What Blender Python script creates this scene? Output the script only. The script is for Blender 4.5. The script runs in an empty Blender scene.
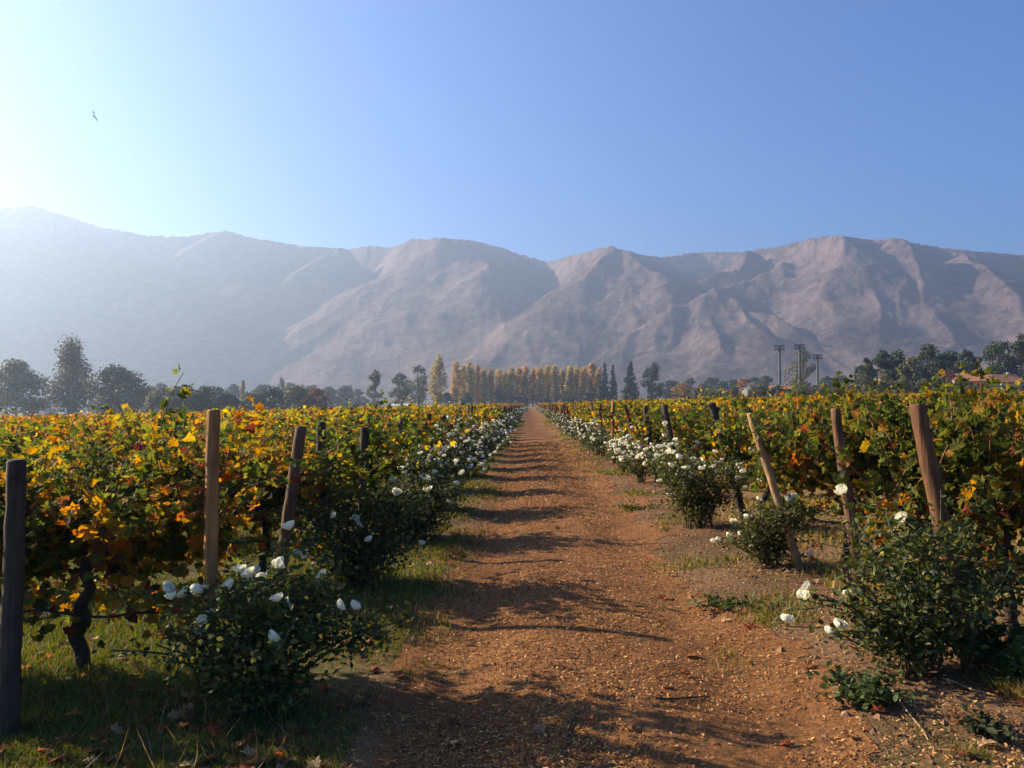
import bpy, math, random
import numpy as np
from mathutils import Vector, Matrix

SC = bpy.context.scene
COL = SC.collection
R = math.radians

# ------------------------------------------------------------------ camera, light, exposure
F = 804.0                       # focal length in pixels of a 1024 px wide frame
CAM_H = 1.60
PITCH = math.atan((404 - 384) / F)
YAW = math.atan((530 - 512) / F)          # the path runs along +Y, the camera looks a little left of it
cam_d = bpy.data.cameras.new('camera')
cam_d.sensor_width = 36.0
cam_d.lens = 36.0 * F / 1024.0
cam_d.clip_start = 0.05
cam_d.clip_end = 20000
cam = bpy.data.objects.new('camera', cam_d)
COL.objects.link(cam)
cam.location = (0, 0, CAM_H)
cam.rotation_euler = (R(90) + PITCH, 0, YAW)
SC.camera = cam
CAM_M = Matrix.Rotation(YAW, 3, 'Z') @ Matrix.Rotation(R(90) + PITCH, 3, 'X')

SUN_EL = R(26.0)
SUN_AZ = R(71.5)                # towards the left of the path direction
sun_vec = Vector((-math.sin(SUN_AZ) * math.cos(SUN_EL), math.cos(SUN_AZ) * math.cos(SUN_EL), math.sin(SUN_EL)))
sl = bpy.data.lights.new('sun', 'SUN')
sl.energy = 5.0
sl.angle = R(0.6)
sl.color = (1.0, 0.87, 0.66)
so = bpy.data.objects.new('sun', sl)
COL.objects.link(so)
so.rotation_euler = (-sun_vec).to_track_quat('-Z', 'Y').to_euler()
so.location = (0, 0, 50)

world = bpy.data.worlds.new('World')
SC.world = world
world.use_nodes = True
wn = world.node_tree
wn.nodes.clear()
sky = wn.nodes.new('ShaderNodeTexSky')
sky.sky_type = 'NISHITA'
sky.sun_disc = False
sky.sun_elevation = SUN_EL
sky.sun_rotation = -SUN_AZ
sky.altitude = 600
sky.air_density = 1.0
sky.dust_density = 0.3
sky.ozone_density = 4.0
bg = wn.nodes.new('ShaderNodeBackground')
bg.inputs['Strength'].default_value = 0.052
wo = wn.nodes.new('ShaderNodeOutputWorld')
hsv = wn.nodes.new('ShaderNodeHueSaturation')
hsv.inputs['Saturation'].default_value = 1.6
hsv.inputs['Hue'].default_value = 0.511
wn.links.new(sky.outputs[0], hsv.inputs['Color'])
wn.links.new(hsv.outputs[0], bg.inputs[0])
wn.links.new(bg.outputs[0], wo.inputs[0])

SC.view_settings.view_transform = 'Standard'
SC.view_settings.look = 'None'
SC.view_settings.gamma = 1.0
SC.view_settings.use_curve_mapping = False
SC.view_settings.exposure = 1.82
SC.cycles.max_bounces = 6
SC.cycles.volume_bounces = 0
SC.cycles.transparent_max_bounces = 6
SC.cycles.use_denoising = True

HAZE_DENSITY = 0.00037
HAZE_G = 0.53

# ------------------------------------------------------------------ helpers
rng = np.random.default_rng(7)


def ray(px, py):
    """world direction of a pixel of the photograph"""
    return (CAM_M @ Vector(((px - 512) / F, (384 - py) / F, -1.0))).normalized()


def at(px, d):
    """x of a thing seen at column px, d metres down the path direction"""
    v = ray(px, 404)
    return v.x / v.y * d


def lattice(seed):
    return np.random.default_rng(seed).random((256, 256))


_lat = {}


def vnoise(x, y, seed=0):
    """smooth value noise, 0..1"""
    if seed not in _lat:
        _lat[seed] = lattice(seed + 1000)
    L = _lat[seed]
    x = np.asarray(x, float); y = np.asarray(y, float)
    xi = np.floor(x).astype(int); yi = np.floor(y).astype(int)
    fx = x - xi; fy = y - yi
    fx = fx * fx * (3 - 2 * fx); fy = fy * fy * (3 - 2 * fy)
    a = L[xi % 256, yi % 256]; b = L[(xi + 1) % 256, yi % 256]
    c = L[xi % 256, (yi + 1) % 256]; d = L[(xi + 1) % 256, (yi + 1) % 256]
    return (a * (1 - fx) + b * fx) * (1 - fy) + (c * (1 - fx) + d * fx) * fy


def fbm(x, y, seed=0, oct=4):
    s = 0; a = 0.5; f = 1.0
    for k in range(oct):
        s = s + a * vnoise(np.asarray(x) * f, np.asarray(y) * f, seed + k)
        a *= 0.5; f *= 2.03
    return s


def ridged(x, y, seed=0, oct=5):
    s = 0; a = 0.5; f = 1.0
    for k in range(oct):
        n = 1 - np.abs(2 * vnoise(np.asarray(x) * f, np.asarray(y) * f, seed + k) - 1)
        s = s + a * n * n
        a *= 0.5; f *= 2.07
    return s


def gbase(x):
    return 0.026 * 600 * np.tanh(np.asarray(x, float) / 600.0)


def gz(x, y):
    """height of the ground"""
    x = np.asarray(x, float); y = np.asarray(y, float)
    z = gbase(x)
    fade = np.clip(1.6 - np.hypot(x, y - 3) / 45.0, 0, 1)
    onpath = np.exp(-((x - 0.4) / 1.5) ** 4)
    rel = (fbm(x * 0.9, y * 0.9, 11, 3) - 0.45) * 0.10 * (1 - 0.6 * onpath)
    rel += (fbm(x * 5, y * 5, 15, 3) - 0.45) * 0.045
    rel -= 0.05 * np.exp(-((x + 0.45) / 0.35) ** 2) + 0.05 * np.exp(-((x - 1.15) / 0.35) ** 2)
    return z + rel * fade


def gz1(x, y):
    return float(gz(np.array([x]), np.array([y]))[0])


class Soup:
    """collects template copies, tubes and raw faces; build() links them as ONE mesh object"""

    def __init__(self):
        self.v = []; self.c = []; self.fi = []; self.fs = []; self.mi = []; self.n = 0

    def raw(self, verts, faces, color=(1, 1, 1), mat=0):
        verts = np.asarray(verts, float)
        self.v.append(verts)
        c = np.asarray(color, float)
        if c.ndim == 1:
            c = np.tile(c, (len(verts), 1))
        self.c.append(c)
        for f in faces:
            self.fi.append(np.asarray(f, int) + self.n); self.fs.append(np.array([len(f)])); self.mi.append(np.array([mat]))
        self.n += len(verts)
        return self

    def inst(self, tv, tf, pos, rot, scale, color, mat=0):
        """n copies of template (tv k*3, tf m*q): pos n*3, rot n*3*3, scale n or n*3, color n*3"""
        tv = np.asarray(tv, float); tf = np.asarray(tf, int)
        n = len(pos); k = len(tv)
        if n == 0:
            return self
        sc = np.asarray(scale, float)
        if sc.ndim == 1:
            sc = sc[:, None]
        loc = tv[None] * (sc[:, None, :] if sc.shape[1] == 3 else sc[:, None, :])
        w = np.einsum('nij,nkj->nki', rot, loc) + np.asarray(pos)[:, None, :]
        self.v.append(w.reshape(-1, 3))
        self.c.append(np.repeat(np.asarray(color), k, axis=0))
        idx = (tf[None] + (np.arange(n) * k)[:, None, None] + self.n)
        self.fi.append(idx.reshape(-1)); self.fs.append(np.full(n * len(tf), tf.shape[1]))
        self.mi.append(np.full(n * len(tf), mat))
        self.n += n * k
        return self

    def tube(self, pts, rad, seg=6, color=(1, 1, 1), mat=0, cap=True):
        pts = [Vector(p) for p in pts]
        if not hasattr(rad, '__len__'):
            rad = [rad] * len(pts)
        vs = []; fs = []
        ref = Vector((0.31, 0.94, 0.12))
        for i, p in enumerate(pts):
            t = (pts[min(i + 1, len(pts) - 1)] - pts[max(i - 1, 0)]).normalized()
            u = t.cross(ref)
            if u.length < 1e-3:
                u = t.cross(Vector((1, 0, 0)))
            u.normalize(); w = t.cross(u)
            for k in range(seg):
                a = 2 * math.pi * k / seg
                vs.append(p + (u * math.cos(a) + w * math.sin(a)) * rad[i])
        for i in range(len(pts) - 1):
            for k in range(seg):
                a = i * seg + k; b = i * seg + (k + 1) % seg
                fs.append((a, a + seg, b + seg, b))
        if cap:
            fs.append(tuple(range(seg)))
            fs.append(tuple((len(pts) - 1) * seg + k for k in reversed(range(seg))))
        return self.raw([tuple(v) for v in vs], fs, color, mat)

    def box(self, lo, hi, color=(1, 1, 1), mat=0):
        x0, y0, z0 = lo; x1, y1, z1 = hi
        v = [(x0, y0, z0), (x1, y0, z0), (x1, y1, z0), (x0, y1, z0), (x0, y0, z1), (x1, y0, z1), (x1, y1, z1), (x0, y1, z1)]
        f = [(0, 3, 2, 1), (4, 5, 6, 7), (0, 1, 5, 4), (1, 2, 6, 5), (2, 3, 7, 6), (3, 0, 4, 7)]
        return self.raw(v, f, color, mat)

    def mesh(self, name, mats, smooth=False):
        me = bpy.data.meshes.new(name)
        v = np.concatenate(self.v); c = np.concatenate(self.c)
        fi = np.concatenate(self.fi); fs = np.concatenate(self.fs); mi = np.concatenate(self.mi)
        me.vertices.add(len(v)); me.vertices.foreach_set('co', v.ravel())
        me.loops.add(len(fi)); me.loops.foreach_set('vertex_index', fi.astype(np.int32))
        me.polygons.add(len(fs))
        st = np.concatenate([[0], np.cumsum(fs)[:-1]])
        me.polygons.foreach_set('loop_start', st.astype(np.int32))
        me.polygons.foreach_set('material_index', mi.astype(np.int32))
        me.polygons.foreach_set('use_smooth', np.full(len(fs), smooth))
        at_ = me.attributes.new('Col', 'FLOAT_COLOR', 'POINT')
        at_.data.foreach_set('color', np.concatenate([c, np.ones((len(c), 1))], 1).astype(np.float32).ravel())
        for m in (mats if isinstance(mats, (list, tuple)) else [mats]):
            me.materials.append(m)
        me.update(calc_edges=True)
        return me

    def build(self, name, mats, parent=None, smooth=False):
        return link(name, self.mesh(name, mats, smooth), parent)


def link(name, data, parent=None, loc=None, rz=0.0, scale=None):
    o = bpy.data.objects.new(name, data)
    COL.objects.link(o)
    if parent is not None:
        o.parent = parent
    if loc is not None:
        o.location = loc
    if rz:
        o.rotation_euler = (0, 0, rz)
    if scale is not None:
        o.scale = scale
    return o


def tag(o, label=None, cat=None, group=None, kind=None):
    if label: o['label'] = label
    if cat: o['category'] = cat
    if group: o['group'] = group
    if kind: o['kind'] = kind
    return o


def frames(nrm, spin):
    """rotation matrices whose local z is nrm, spun about it"""
    nrm = nrm / np.maximum(np.linalg.norm(nrm, axis=1, keepdims=True), 1e-6)
    ref = np.where(np.abs(nrm[:, 2:3]) > 0.95, np.array([[1.0, 0, 0]]), np.array([[0, 0, 1.0]]))
    u = np.cross(ref, nrm); u /= np.linalg.norm(u, axis=1, keepdims=True)
    w = np.cross(nrm, u)
    cs, sn = np.cos(spin)[:, None], np.sin(spin)[:, None]
    a = u * cs + w * sn
    b = -u * sn + w * cs
    return np.stack([a, b, nrm], axis=2)


def rand_dirs(g, n):
    d = g.normal(size=(n, 3))
    return d / np.linalg.norm(d, axis=1, keepdims=True)


# leaf templates -------------------------------------------------------------
_o = [(0, 0), (.22, -.12), (.50, .02), (.42, .26), (.62, .50), (.34, .60), (.30, .80), (0, 1.0)]
_o = _o + [(-x, y) for x, y in _o[-2:0:-1]]
LOBED_V = np.array([(0, .38, -.07)] + [(x, y, .34 * abs(x) ** 1.3 - .34 * max(0, y - .45) - (.09 if i % 2 else 0)) for i, (x, y) in enumerate(_o)]) - np.array([0, .4, 0])
LOBED_F = np.array([(0, i + 1, (i + 1) % len(_o) + 1) for i in range(len(_o))])
OVAL_V = np.array([(0, -.5, 0), (.30, -.12, .06), (.26, .22, .05), (0, .5, -.04), (-.26, .22, .05), (-.30, -.12, .06)])
OVAL_F = np.array([(0, 1, 2, 3), (0, 3, 4, 5)])
QUAD_V = np.array([(-.5, -.38, .0), (.42, -.5, .08), (.5, .40, 0), (-.36, .5, .1)])
QUAD_F = np.array([(0, 1, 2, 3)])
PENT_V = np.array([(0, -.5, 0), (.52, -.18, .1), (.34, .45, 0), (-.34, .45, .02), (-.52, -.18, .1)])
PENT_F = np.array([(0, 1, 2, 3, 4)])
BLADE_V = np.array([(-.5, 0, 0), (.5, 0, 0), (.36, .12, .55), (-.36, .12, .55), (0, .42, 1.0)])
BLADE_F3 = np.array([(0, 1, 2), (0, 2, 3), (3, 2, 4)])


# ------------------------------------------------------------------ materials
def new_mat(name):
    m = bpy.data.materials.new(name)
    m.use_nodes = True
    nt = m.node_tree
    nt.nodes.clear()
    out = nt.nodes.new('ShaderNodeOutputMaterial')
    return m, nt, out


def N(nt, t, **kw):
    n = nt.nodes.new(t)
    for k, v in kw.items():
        if k in n.inputs:
            n.inputs[k].default_value = v
        else:
            setattr(n, k, v)
    return n


def leaf_mat(name, trans=0.42, rough=0.6, spec=0.165, vary=0.12, tsat=1.25, tval=1.5):
    m, nt, out = new_mat(name)
    L = nt.links.new
    a = N(nt, 'ShaderNodeVertexColor', layer_name='Col')
    oi = N(nt, 'ShaderNodeObjectInfo')
    hs = N(nt, 'ShaderNodeHueSaturation')
    mr = N(nt, 'ShaderNodeMapRange')
    mr.inputs['To Min'].default_value = 0.5 - vary * 0.25; mr.inputs['To Max'].default_value = 0.5 + vary * 0.25
    L(oi.outputs['Random'], mr.inputs['Value']); L(mr.outputs[0], hs.inputs['Hue'])
    L(a.outputs['Color'], hs.inputs['Color'])
    p = N(nt, 'ShaderNodeBsdfPrincipled', Roughness=rough)
    p.inputs['Specular IOR Level'].default_value = spec
    L(hs.outputs[0], p.inputs['Base Color'])
    hs2 = N(nt, 'ShaderNodeHueSaturation', Saturation=tsat, Value=tval)
    L(hs.outputs[0], hs2.inputs['Color'])
    t = N(nt, 'ShaderNodeBsdfTranslucent')
    L(hs2.outputs[0], t.inputs['Color'])
    mx = N(nt, 'ShaderNodeMixShader'); mx.inputs[0].default_value = trans
    L(p.outputs[0], mx.inputs[1]); L(t.outputs[0], mx.inputs[2]); L(mx.outputs[0], out.inputs[0])
    return m


def col_mat(name, rough=0.85, spec=0.2, bump=0.0, bscale=40.0, mottle=0.0, mscale=8.0):
    m, nt, out = new_mat(name)
    L = nt.links.new
    a = N(nt, 'ShaderNodeVertexColor', layer_name='Col')
    p = N(nt, 'ShaderNodeBsdfPrincipled', Roughness=rough)
    p.inputs['Specular IOR Level'].default_value = spec
    src = a.outputs['Color']
    tc = N(nt, 'ShaderNodeTexCoord')
    if mottle:
        nz = N(nt, 'ShaderNodeTexNoise', Scale=mscale, Detail=5.0)
        L(tc.outputs['Object'], nz.inputs['Vector'])
        mr = N(nt, 'ShaderNodeMapRange')
        mr.inputs['From Min'].default_value = .3; mr.inputs['From Max'].default_value = .7
        mr.inputs['To Min'].default_value = 1 - mottle; mr.inputs['To Max'].default_value = 1 + mottle
        L(nz.outputs['Fac'], mr.inputs['Value'])
        vm = N(nt, 'ShaderNodeVectorMath', operation='SCALE')
        L(src, vm.inputs[0]); L(mr.outputs[0], vm.inputs['Scale'])
        src = vm.outputs[0]
    L(src, p.inputs['Base Color'])
    if bump:
        nb = N(nt, 'ShaderNodeTexNoise', Scale=bscale, Detail=4.0)
        L(tc.outputs['Object'], nb.inputs['Vector'])
        b = N(nt, 'ShaderNodeBump', Strength=bump, Distance=0.02)
        L(nb.outputs['Fac'], b.inputs['Height']); L(b.outputs[0], p.inputs['Normal'])
    L(p.outputs[0], out.inputs[0])
    return m


def wood_mat(name):
    """round weathered post: grain stretched along z, colour from the vertex colour"""
    m, nt, out = new_mat(name)
    L = nt.links.new
    tc = N(nt, 'ShaderNodeTexCoord')
    mp = N(nt, 'ShaderNodeMapping'); mp.inputs['Scale'].default_value = (60, 60, 2.5)
    L(tc.outputs['Object'], mp.inputs[0])
    nz = N(nt, 'ShaderNodeTexNoise', Scale=1.0, Detail=6.0)
    L(mp.outputs[0], nz.inputs['Vector'])
    n2 = N(nt, 'ShaderNodeTexNoise', Scale=5.0, Detail=4.0)
    L(tc.outputs['Object'], n2.inputs['Vector'])
    ad = N(nt, 'ShaderNodeMath', operation='MULTIPLY'); L(nz.outputs['Fac'], ad.inputs[0]); L(n2.outputs['Fac'], ad.inputs[1])
    mr = N(nt, 'ShaderNodeMapRange')
    mr.inputs['From Min'].default_value = .1; mr.inputs['From Max'].default_value = .4
    mr.inputs['To Min'].default_value = .45; mr.inputs['To Max'].default_value = 1.4
    L(ad.outputs[0], mr.inputs['Value'])
    a = N(nt, 'ShaderNodeVertexColor', layer_name='Col')
    vm = N(nt, 'ShaderNodeVectorMath', operation='SCALE')
    L(a.outputs['Color'], vm.inputs[0]); L(mr.outputs[0], vm.inputs['Scale'])
    p = N(nt, 'ShaderNodeBsdfPrincipled', Roughness=0.85)
    p.inputs['Specular IOR Level'].default_value = .2
    L(vm.outputs[0], p.inputs['Base Color'])
    b = N(nt, 'ShaderNodeBump', Strength=0.7, Distance=0.01)
    L(nz.outputs['Fac'], b.inputs['Height']); L(b.outputs[0], p.inputs['Normal'])
    L(p.outputs[0], out.inputs[0])
    return m


def ramp(nt, stops):
    n = nt.nodes.new('ShaderNodeValToRGB')
    e = n.color_ramp.elements
    while len(e) < len(stops):
        e.new(0.5)
    for k, (pos, c) in enumerate(stops):
        e[k].position = pos; e[k].color = (*c, 1)
    return n


def soil_mat(name, stops, grass=False, scale=1.0):
    m, nt, out = new_mat(name)
    L = nt.links.new
    tc = N(nt, 'ShaderNodeTexCoord')
    n1 = N(nt, 'ShaderNodeTexNoise', Scale=0.7 * scale, Detail=8.0, Roughness=0.7)
    n2 = N(nt, 'ShaderNodeTexNoise', Scale=22.0 * scale, Detail=6.0, Roughness=0.7)
    L(tc.outputs['Object'], n1.inputs['Vector']); L(tc.outputs['Object'], n2.inputs['Vector'])
    mx = N(nt, 'ShaderNodeMix', data_type='FLOAT'); mx.inputs[0].default_value = 0.55
    L(n1.outputs['Fac'], mx.inputs[2]); L(n2.outputs['Fac'], mx.inputs[3])
    rp = ramp(nt, stops)
    L(mx.outputs[0], rp.inputs[0])
    src = rp.outputs[0]
    if grass:
        a = N(nt, 'ShaderNodeVertexColor', layer_name='Col')
        n3 = N(nt, 'ShaderNodeTexNoise', Scale=3.0, Detail=6.0, Roughness=.7)
        L(tc.outputs['Object'], n3.inputs['Vector'])
        # red channel: green grass, green channel: dry grass
        sep = N(nt, 'ShaderNodeSeparateColor'); L(a.outputs['Color'], sep.inputs[0])
        for ch, c0, c1 in ((0, (.030, .038, .010), (.075, .085, .022)), (1, (.16, .105, .035), (.30, .20, .07))):
            g = ramp(nt, [(0.3, c0), (0.7, c1)]); L(n2.outputs['Fac'], g.inputs[0])
            f = N(nt, 'ShaderNodeMath', operation='ADD'); L(sep.outputs[ch], f.inputs[0])
            f2 = N(nt, 'ShaderNodeMath', operation='SUBTRACT'); L(n3.outputs['Fac'], f2.inputs[0]); f2.inputs[1].default_value = .5
            f3 = N(nt, 'ShaderNodeMath', operation='MULTIPLY'); L(sep.outputs[ch], f3.inputs[0]); f3.inputs[1].default_value = 2.0
            f4 = N(nt, 'ShaderNodeMath', operation='MULTIPLY_ADD', use_clamp=True)
            L(f2.outputs[0], f4.inputs[0]); L(f3.outputs[0], f4.inputs[1]); L(sep.outputs[ch], f4.inputs[2])
            mm = N(nt, 'ShaderNodeMix', data_type='RGBA')
            L(f4.outputs[0], mm.inputs[0]); L(src, mm.inputs[6]); L(g.outputs[0], mm.inputs[7])
            src = mm.outputs[2]
    p = N(nt, 'ShaderNodeBsdfPrincipled', Roughness=0.95)
    p.inputs['Specular IOR Level'].default_value = .1
    L(src, p.inputs['Base Color'])
    b = N(nt, 'ShaderNodeBump', Strength=0.9, Distance=0.03)
    L(n2.outputs['Fac'], b.inputs['Height']); L(b.outputs[0], p.inputs['Normal'])
    L(p.outputs[0], out.inputs[0])
    return m


M = {}
M['vine_leaf'] = leaf_mat('vine_leaf', trans=0.58, rough=0.6, spec=0.14, vary=0.10, tsat=1.08, tval=1.5)
M['rose_leaf'] = leaf_mat('rose_leaf', trans=0.25, rough=0.6, spec=0.16, vary=0.08)
M['tree_leaf'] = leaf_mat('tree_leaf', trans=0.25, rough=0.6, spec=0.2, vary=0.08)
M['grass'] = leaf_mat('grass_blade', trans=0.35, rough=0.6, spec=0.2, vary=0.0)
M['petal'] = leaf_mat('white_petal', trans=0.3, rough=0.55, spec=0.2, vary=0.0, tsat=1.0, tval=1.0)
M['bark'] = col_mat('bark', 0.9, 0.15, 0.8, 60.0, 0.35, 25.0)
M['wood'] = wood_mat('post_wood')
M['litter'] = col_mat('dry_litter', 0.8, 0.2)
M['plain'] = col_mat('painted', 0.7, 0.3, 0, 40, 0.12, 3.0)
M['metal'] = col_mat('dull_metal', 0.5, 0.4)
M['hose'] = col_mat('black_plastic', 0.5, 0.4)
M['ground'] = soil_mat('soil', [(0.33, (.065, .034, .017)), (0.48, (.15, .080, .040)), (0.62, (.24, .135, .068)), (0.75, (.32, .20, .11))], grass=True)
M['path'] = soil_mat('red_bark_path', [(0.32, (.06, .027, .011)), (0.46, (.155, .066, .024)), (0.60, (.27, .120, .042)), (0.75, (.37, .19, .07))])


def mountain_mat():
    m, nt, out = new_mat('mountain_scrub')
    L = nt.links.new
    tc = N(nt, 'ShaderNodeTexCoord')
    n1 = N(nt, 'ShaderNodeTexNoise', Scale=0.006, Detail=10.0, Roughness=.65)
    n2 = N(nt, 'ShaderNodeTexNoise', Scale=0.05, Detail=8.0, Roughness=.75)
    for n in (n1, n2):
        L(tc.outputs['Object'], n.inputs['Vector'])
    mx = N(nt, 'ShaderNodeMix', data_type='FLOAT'); mx.inputs[0].default_value = .5
    L(n1.outputs['Fac'], mx.inputs[2]); L(n2.outputs['Fac'], mx.inputs[3])
    rp = ramp(nt, [(0.37, (.028, .024, .024)), (0.46, (.095, .066, .060)), (0.54, (.18, .125, .110)), (0.66, (.26, .19, .165))])
    L(mx.outputs[0], rp.inputs[0])
    p = N(nt, 'ShaderNodeBsdfPrincipled', Roughness=1.0)
    p.inputs['Specular IOR Level'].default_value = 0
    L(rp.outputs[0], p.inputs['Base Color'])
    b = N(nt, 'ShaderNodeBump', Strength=1.0, Distance=12.0)
    L(n2.outputs['Fac'], b.inputs['Height']); L(b.outputs[0], p.inputs['Normal'])
    L(p.outputs[0], out.inputs[0])
    return m


M['mountain'] = mountain_mat()

# ------------------------------------------------------------------ ground and path
def axis(lo_far, lo, hi, hi_far, step, grow=1.18):
    c = list(np.arange(lo, hi + 1e-6, step))
    a = []; s = step; x = lo
    while x > lo_far:
        s *= grow; x -= s; a.append(max(x, lo_far))
    b = []; s = step; x = c[-1]
    while x < hi_far:
        s *= grow; x += s; b.append(min(x, hi_far))
    return np.array(a[::-1] + c + b)


XS = axis(-4200, -4.5, 5.5, 4200, 0.07)
YS = axis(-250, 2.6, 16.0, 4200, 0.07, 1.045)


def grid_mesh(name, xs, ys, z, mat, mask=None, color=None):
    X, Y = np.meshgrid(xs, ys, indexing='xy')
    v = np.stack([X, Y, z(X, Y)], -1).reshape(-1, 3)
    nx, ny = len(xs), len(ys)
    i = np.arange(nx - 1)[None] + np.arange(ny - 1)[:, None] * nx
    f = np.stack([i, i + 1, i + 1 + nx, i + nx], -1)
    if mask is not None:
        cx = (xs[1:] + xs[:-1])[None] / 2 + 0 * ys[1:, None]; cy = (ys[1:] + ys[:-1])[:, None] / 2 + 0 * xs[None, 1:]
        f = f[mask(cx, cy)]
    f = f.reshape(-1, 4)
    used = np.unique(f); remap = np.zeros(len(v), int); remap[used] = np.arange(len(used))
    s = Soup()
    s.v.append(v[used]); s.fi.append(remap[f].ravel()); s.fs.append(np.full(len(f), 4)); s.mi.append(np.zeros(len(f), int))
    s.n = len(used)
    s.c.append(color(v[used][:, 0], v[used][:, 1]) if color else np.ones((len(used), 3)))
    return s.build(name, mat, smooth=True)


def ground_col(x, y):
    n = fbm(x * .6, y * .6, 31, 3)
    green = np.where(x < 0, np.clip((-0.75 - x) * 1.6, 0, 1) * (0.55 + .5 * n), np.clip((n - .50) * 3, 0, .5))
    dry = np.where(x > 0, np.clip((x - 2.9) * 1.0, 0, .75) * (0.5 + 0.6 * n), 0.15 * n)
    far = np.clip((np.hypot(x, y) - 60) / 100, 0, 1)
    green = green * (1 - far) + far * .35; dry = dry * (1 - far) + far * .3
    return np.stack([green, dry, 0 * x], -1)


tag(grid_mesh('ground', XS, YS, gz, M['ground'], color=ground_col), kind='structure')


def path_mask(x, y):
    l = -.86 + .55 * (vnoise(y * .8, 0 * y, 41) - .5) + .35 * (vnoise(y * 4, x * 4, 42) - .5)
    r = 1.60 + .7 * (vnoise(y * .7, 0 * y + 9, 43) - .5) + .35 * (vnoise(y * 4, x * 4, 44) - .5)
    return (x > l) & (x < r) & (y < 300) & (y > -20)


pxs = axis(-1.6, -1.6, 2.4, 2.4, 0.07)
pxs = XS[(XS > -1.7) & (XS < 2.5)]
tag(grid_mesh('path', pxs, YS, lambda x, y: gz(x, y) + 0.005, M['path'], mask=path_mask), kind='structure')


# ------------------------------------------------------------------ mountains
def build_mountains():
    def P(px, py, r):
        v = ray(px, py); k = r / math.hypot(v.x, v.y)
        return np.array([v.x * k, v.y * k, CAM_H + v.z * k])
    main = [(-420, 226, 2450), (-300, 216, 2450), (-180, 222, 2450), (-60, 212, 2450), (0, 208, 2450), (30, 206, 2450), (60, 214, 2440), (100, 226, 2430), (150, 236, 2400), (190, 236, 2400), (225, 230, 2380), (255, 238, 2360),
            (300, 246, 2400), (350, 249, 2420), (370, 245, 2380), (390, 248, 2340), (412, 239, 2160), (440, 238, 2080), (470, 240, 2160), (500, 247, 2280),
            (530, 257, 2400), (546, 262, 2420), (575, 254, 2150), (610, 246, 1900), (640, 254, 2080), (662, 257, 2300), (700, 252, 2380), (740, 252, 2340), (780, 246, 2100),
            (818, 237, 1960), (838, 235, 1930), (870, 240, 2050), (900, 239, 2060), (930, 246, 2180), (970, 250, 2200), (1024, 255, 2300), (1100, 250, 2150), (1220, 262, 2250), (1340, 246, 2100), (1460, 256, 2250)]
    spurs = [main,
             [(-300, 216, 2450), (-220, 300, 2330), (-180, 380, 2200)],
             [(-60, 212, 2450), (-40, 290, 2330), (-60, 370, 2200)],
             [(30, 206, 2450), (90, 270, 2340), (150, 340, 2220), (190, 385, 2130)],
             [(225, 230, 2380), (270, 285, 2260), (330, 350, 2120), (350, 390, 2030)],
             [(350, 249, 2280), (385, 290, 2150), (400, 330, 2050)],
             [(440, 238, 2110), (420, 275, 2020), (395, 330, 1930), (370, 385, 1830)],
             [(440, 238, 2110), (480, 268, 1970), (500, 310, 1830), (470, 360, 1720)],
             [(610, 246, 1900), (565, 280, 1780), (535, 320, 1680), (490, 385, 1540)],
             [(610, 246, 1900), (655, 275, 1800), (672, 300, 1740)],
             [(708, 292, 1700), (655, 315, 1620), (610, 342, 1540), (560, 378, 1420)],
             [(708, 292, 1700), (735, 320, 1600), (725, 360, 1490), (700, 388, 1400)],
             [(708, 292, 1700), (780, 318, 1620), (830, 350, 1540), (850, 385, 1450)],
             [(838, 235, 1930), (790, 258, 1930), (745, 276, 1820), (708, 292, 1700)],
             [(838, 235, 1930), (862, 290, 1800), (850, 330, 1660), (870, 388, 1420)],
             [(900, 239, 2010), (935, 285, 1820), (940, 330, 1660), (960, 385, 1430)],
             [(970, 250, 2050), (1010, 300, 1800), (1040, 350, 1600), (1060, 390, 1400)],
             [(740, 252, 2080), (726, 270, 1950), (690, 285, 1880)],
             [(1100, 250, 2080), (1130, 320, 1750), (1160, 385, 1450)],
             [(1340, 246, 2100), (1300, 330, 1700), (1310, 390, 1450)]]
    # side branches off every spur
    gb = np.random.default_rng(4)
    sub = []
    for sp in spurs[1:]:
        for (px, py, r), (qx, qy, qr) in zip(sp[:-1], sp[1:]):
            for t in (.25, .75):
                bx, by, br = px + (qx - px) * t, py + (qy - py) * t, r + (qr - r) * t
                sg = gb.choice((-1, 1)); w_ = gb.uniform(28, 60); drop = gb.uniform(30, 55)
                if by + drop < 392:
                    sub.append([(bx, by + 2, br), (bx + sg * w_ * .45, by + drop * .55, br - 75), (bx + sg * w_, by + drop * 1.3, br - 190)])
    spurs = spurs + sub
    az = np.radians(np.linspace(-47, 46, 760))
    rr = np.concatenate([np.linspace(1250, 2560, 230), np.linspace(2570, 3300, 26)])
    A, RR = np.meshgrid(az, rr, indexing='xy')
    X = np.sin(A) * RR; Y = np.cos(A) * RR
    wx = (fbm(X / 260, Y / 260, 61, 3) - .45) * 95; wy = (fbm(X / 260, Y / 260, 65, 3) - .45) * 95
    z = np.full(X.shape, -200.0)
    for j, sp in enumerate(spurs):
        pts = [P(*p) for p in sp]
        amp = 0.0 if j == 0 else 1.0
        for a, b in zip(pts[:-1], pts[1:]):
            d = b[:2] - a[:2]; l2 = d @ d
            qx = X + wx * amp; qy = Y + wy * amp
            t = np.clip(((qx - a[0]) * d[0] + (qy - a[1]) * d[1]) / l2, 0, 1)
            dist = np.hypot(qx - a[0] - t * d[0], qy - a[1] - t * d[1])
            h = a[2] + t * (b[2] - a[2]) - (1.35 if j == 0 else .70) * dist
            k = 4.0
            z = np.logaddexp(z / k, h / k) * k
    g = gbase(X) - 3
    hgt = np.clip((z - g) / 120, 0, 1)
    # gullies run down the fall line: noise drawn out along the range direction, bent by the warp
    ga = A * 1900 + wx * 1.3
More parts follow.
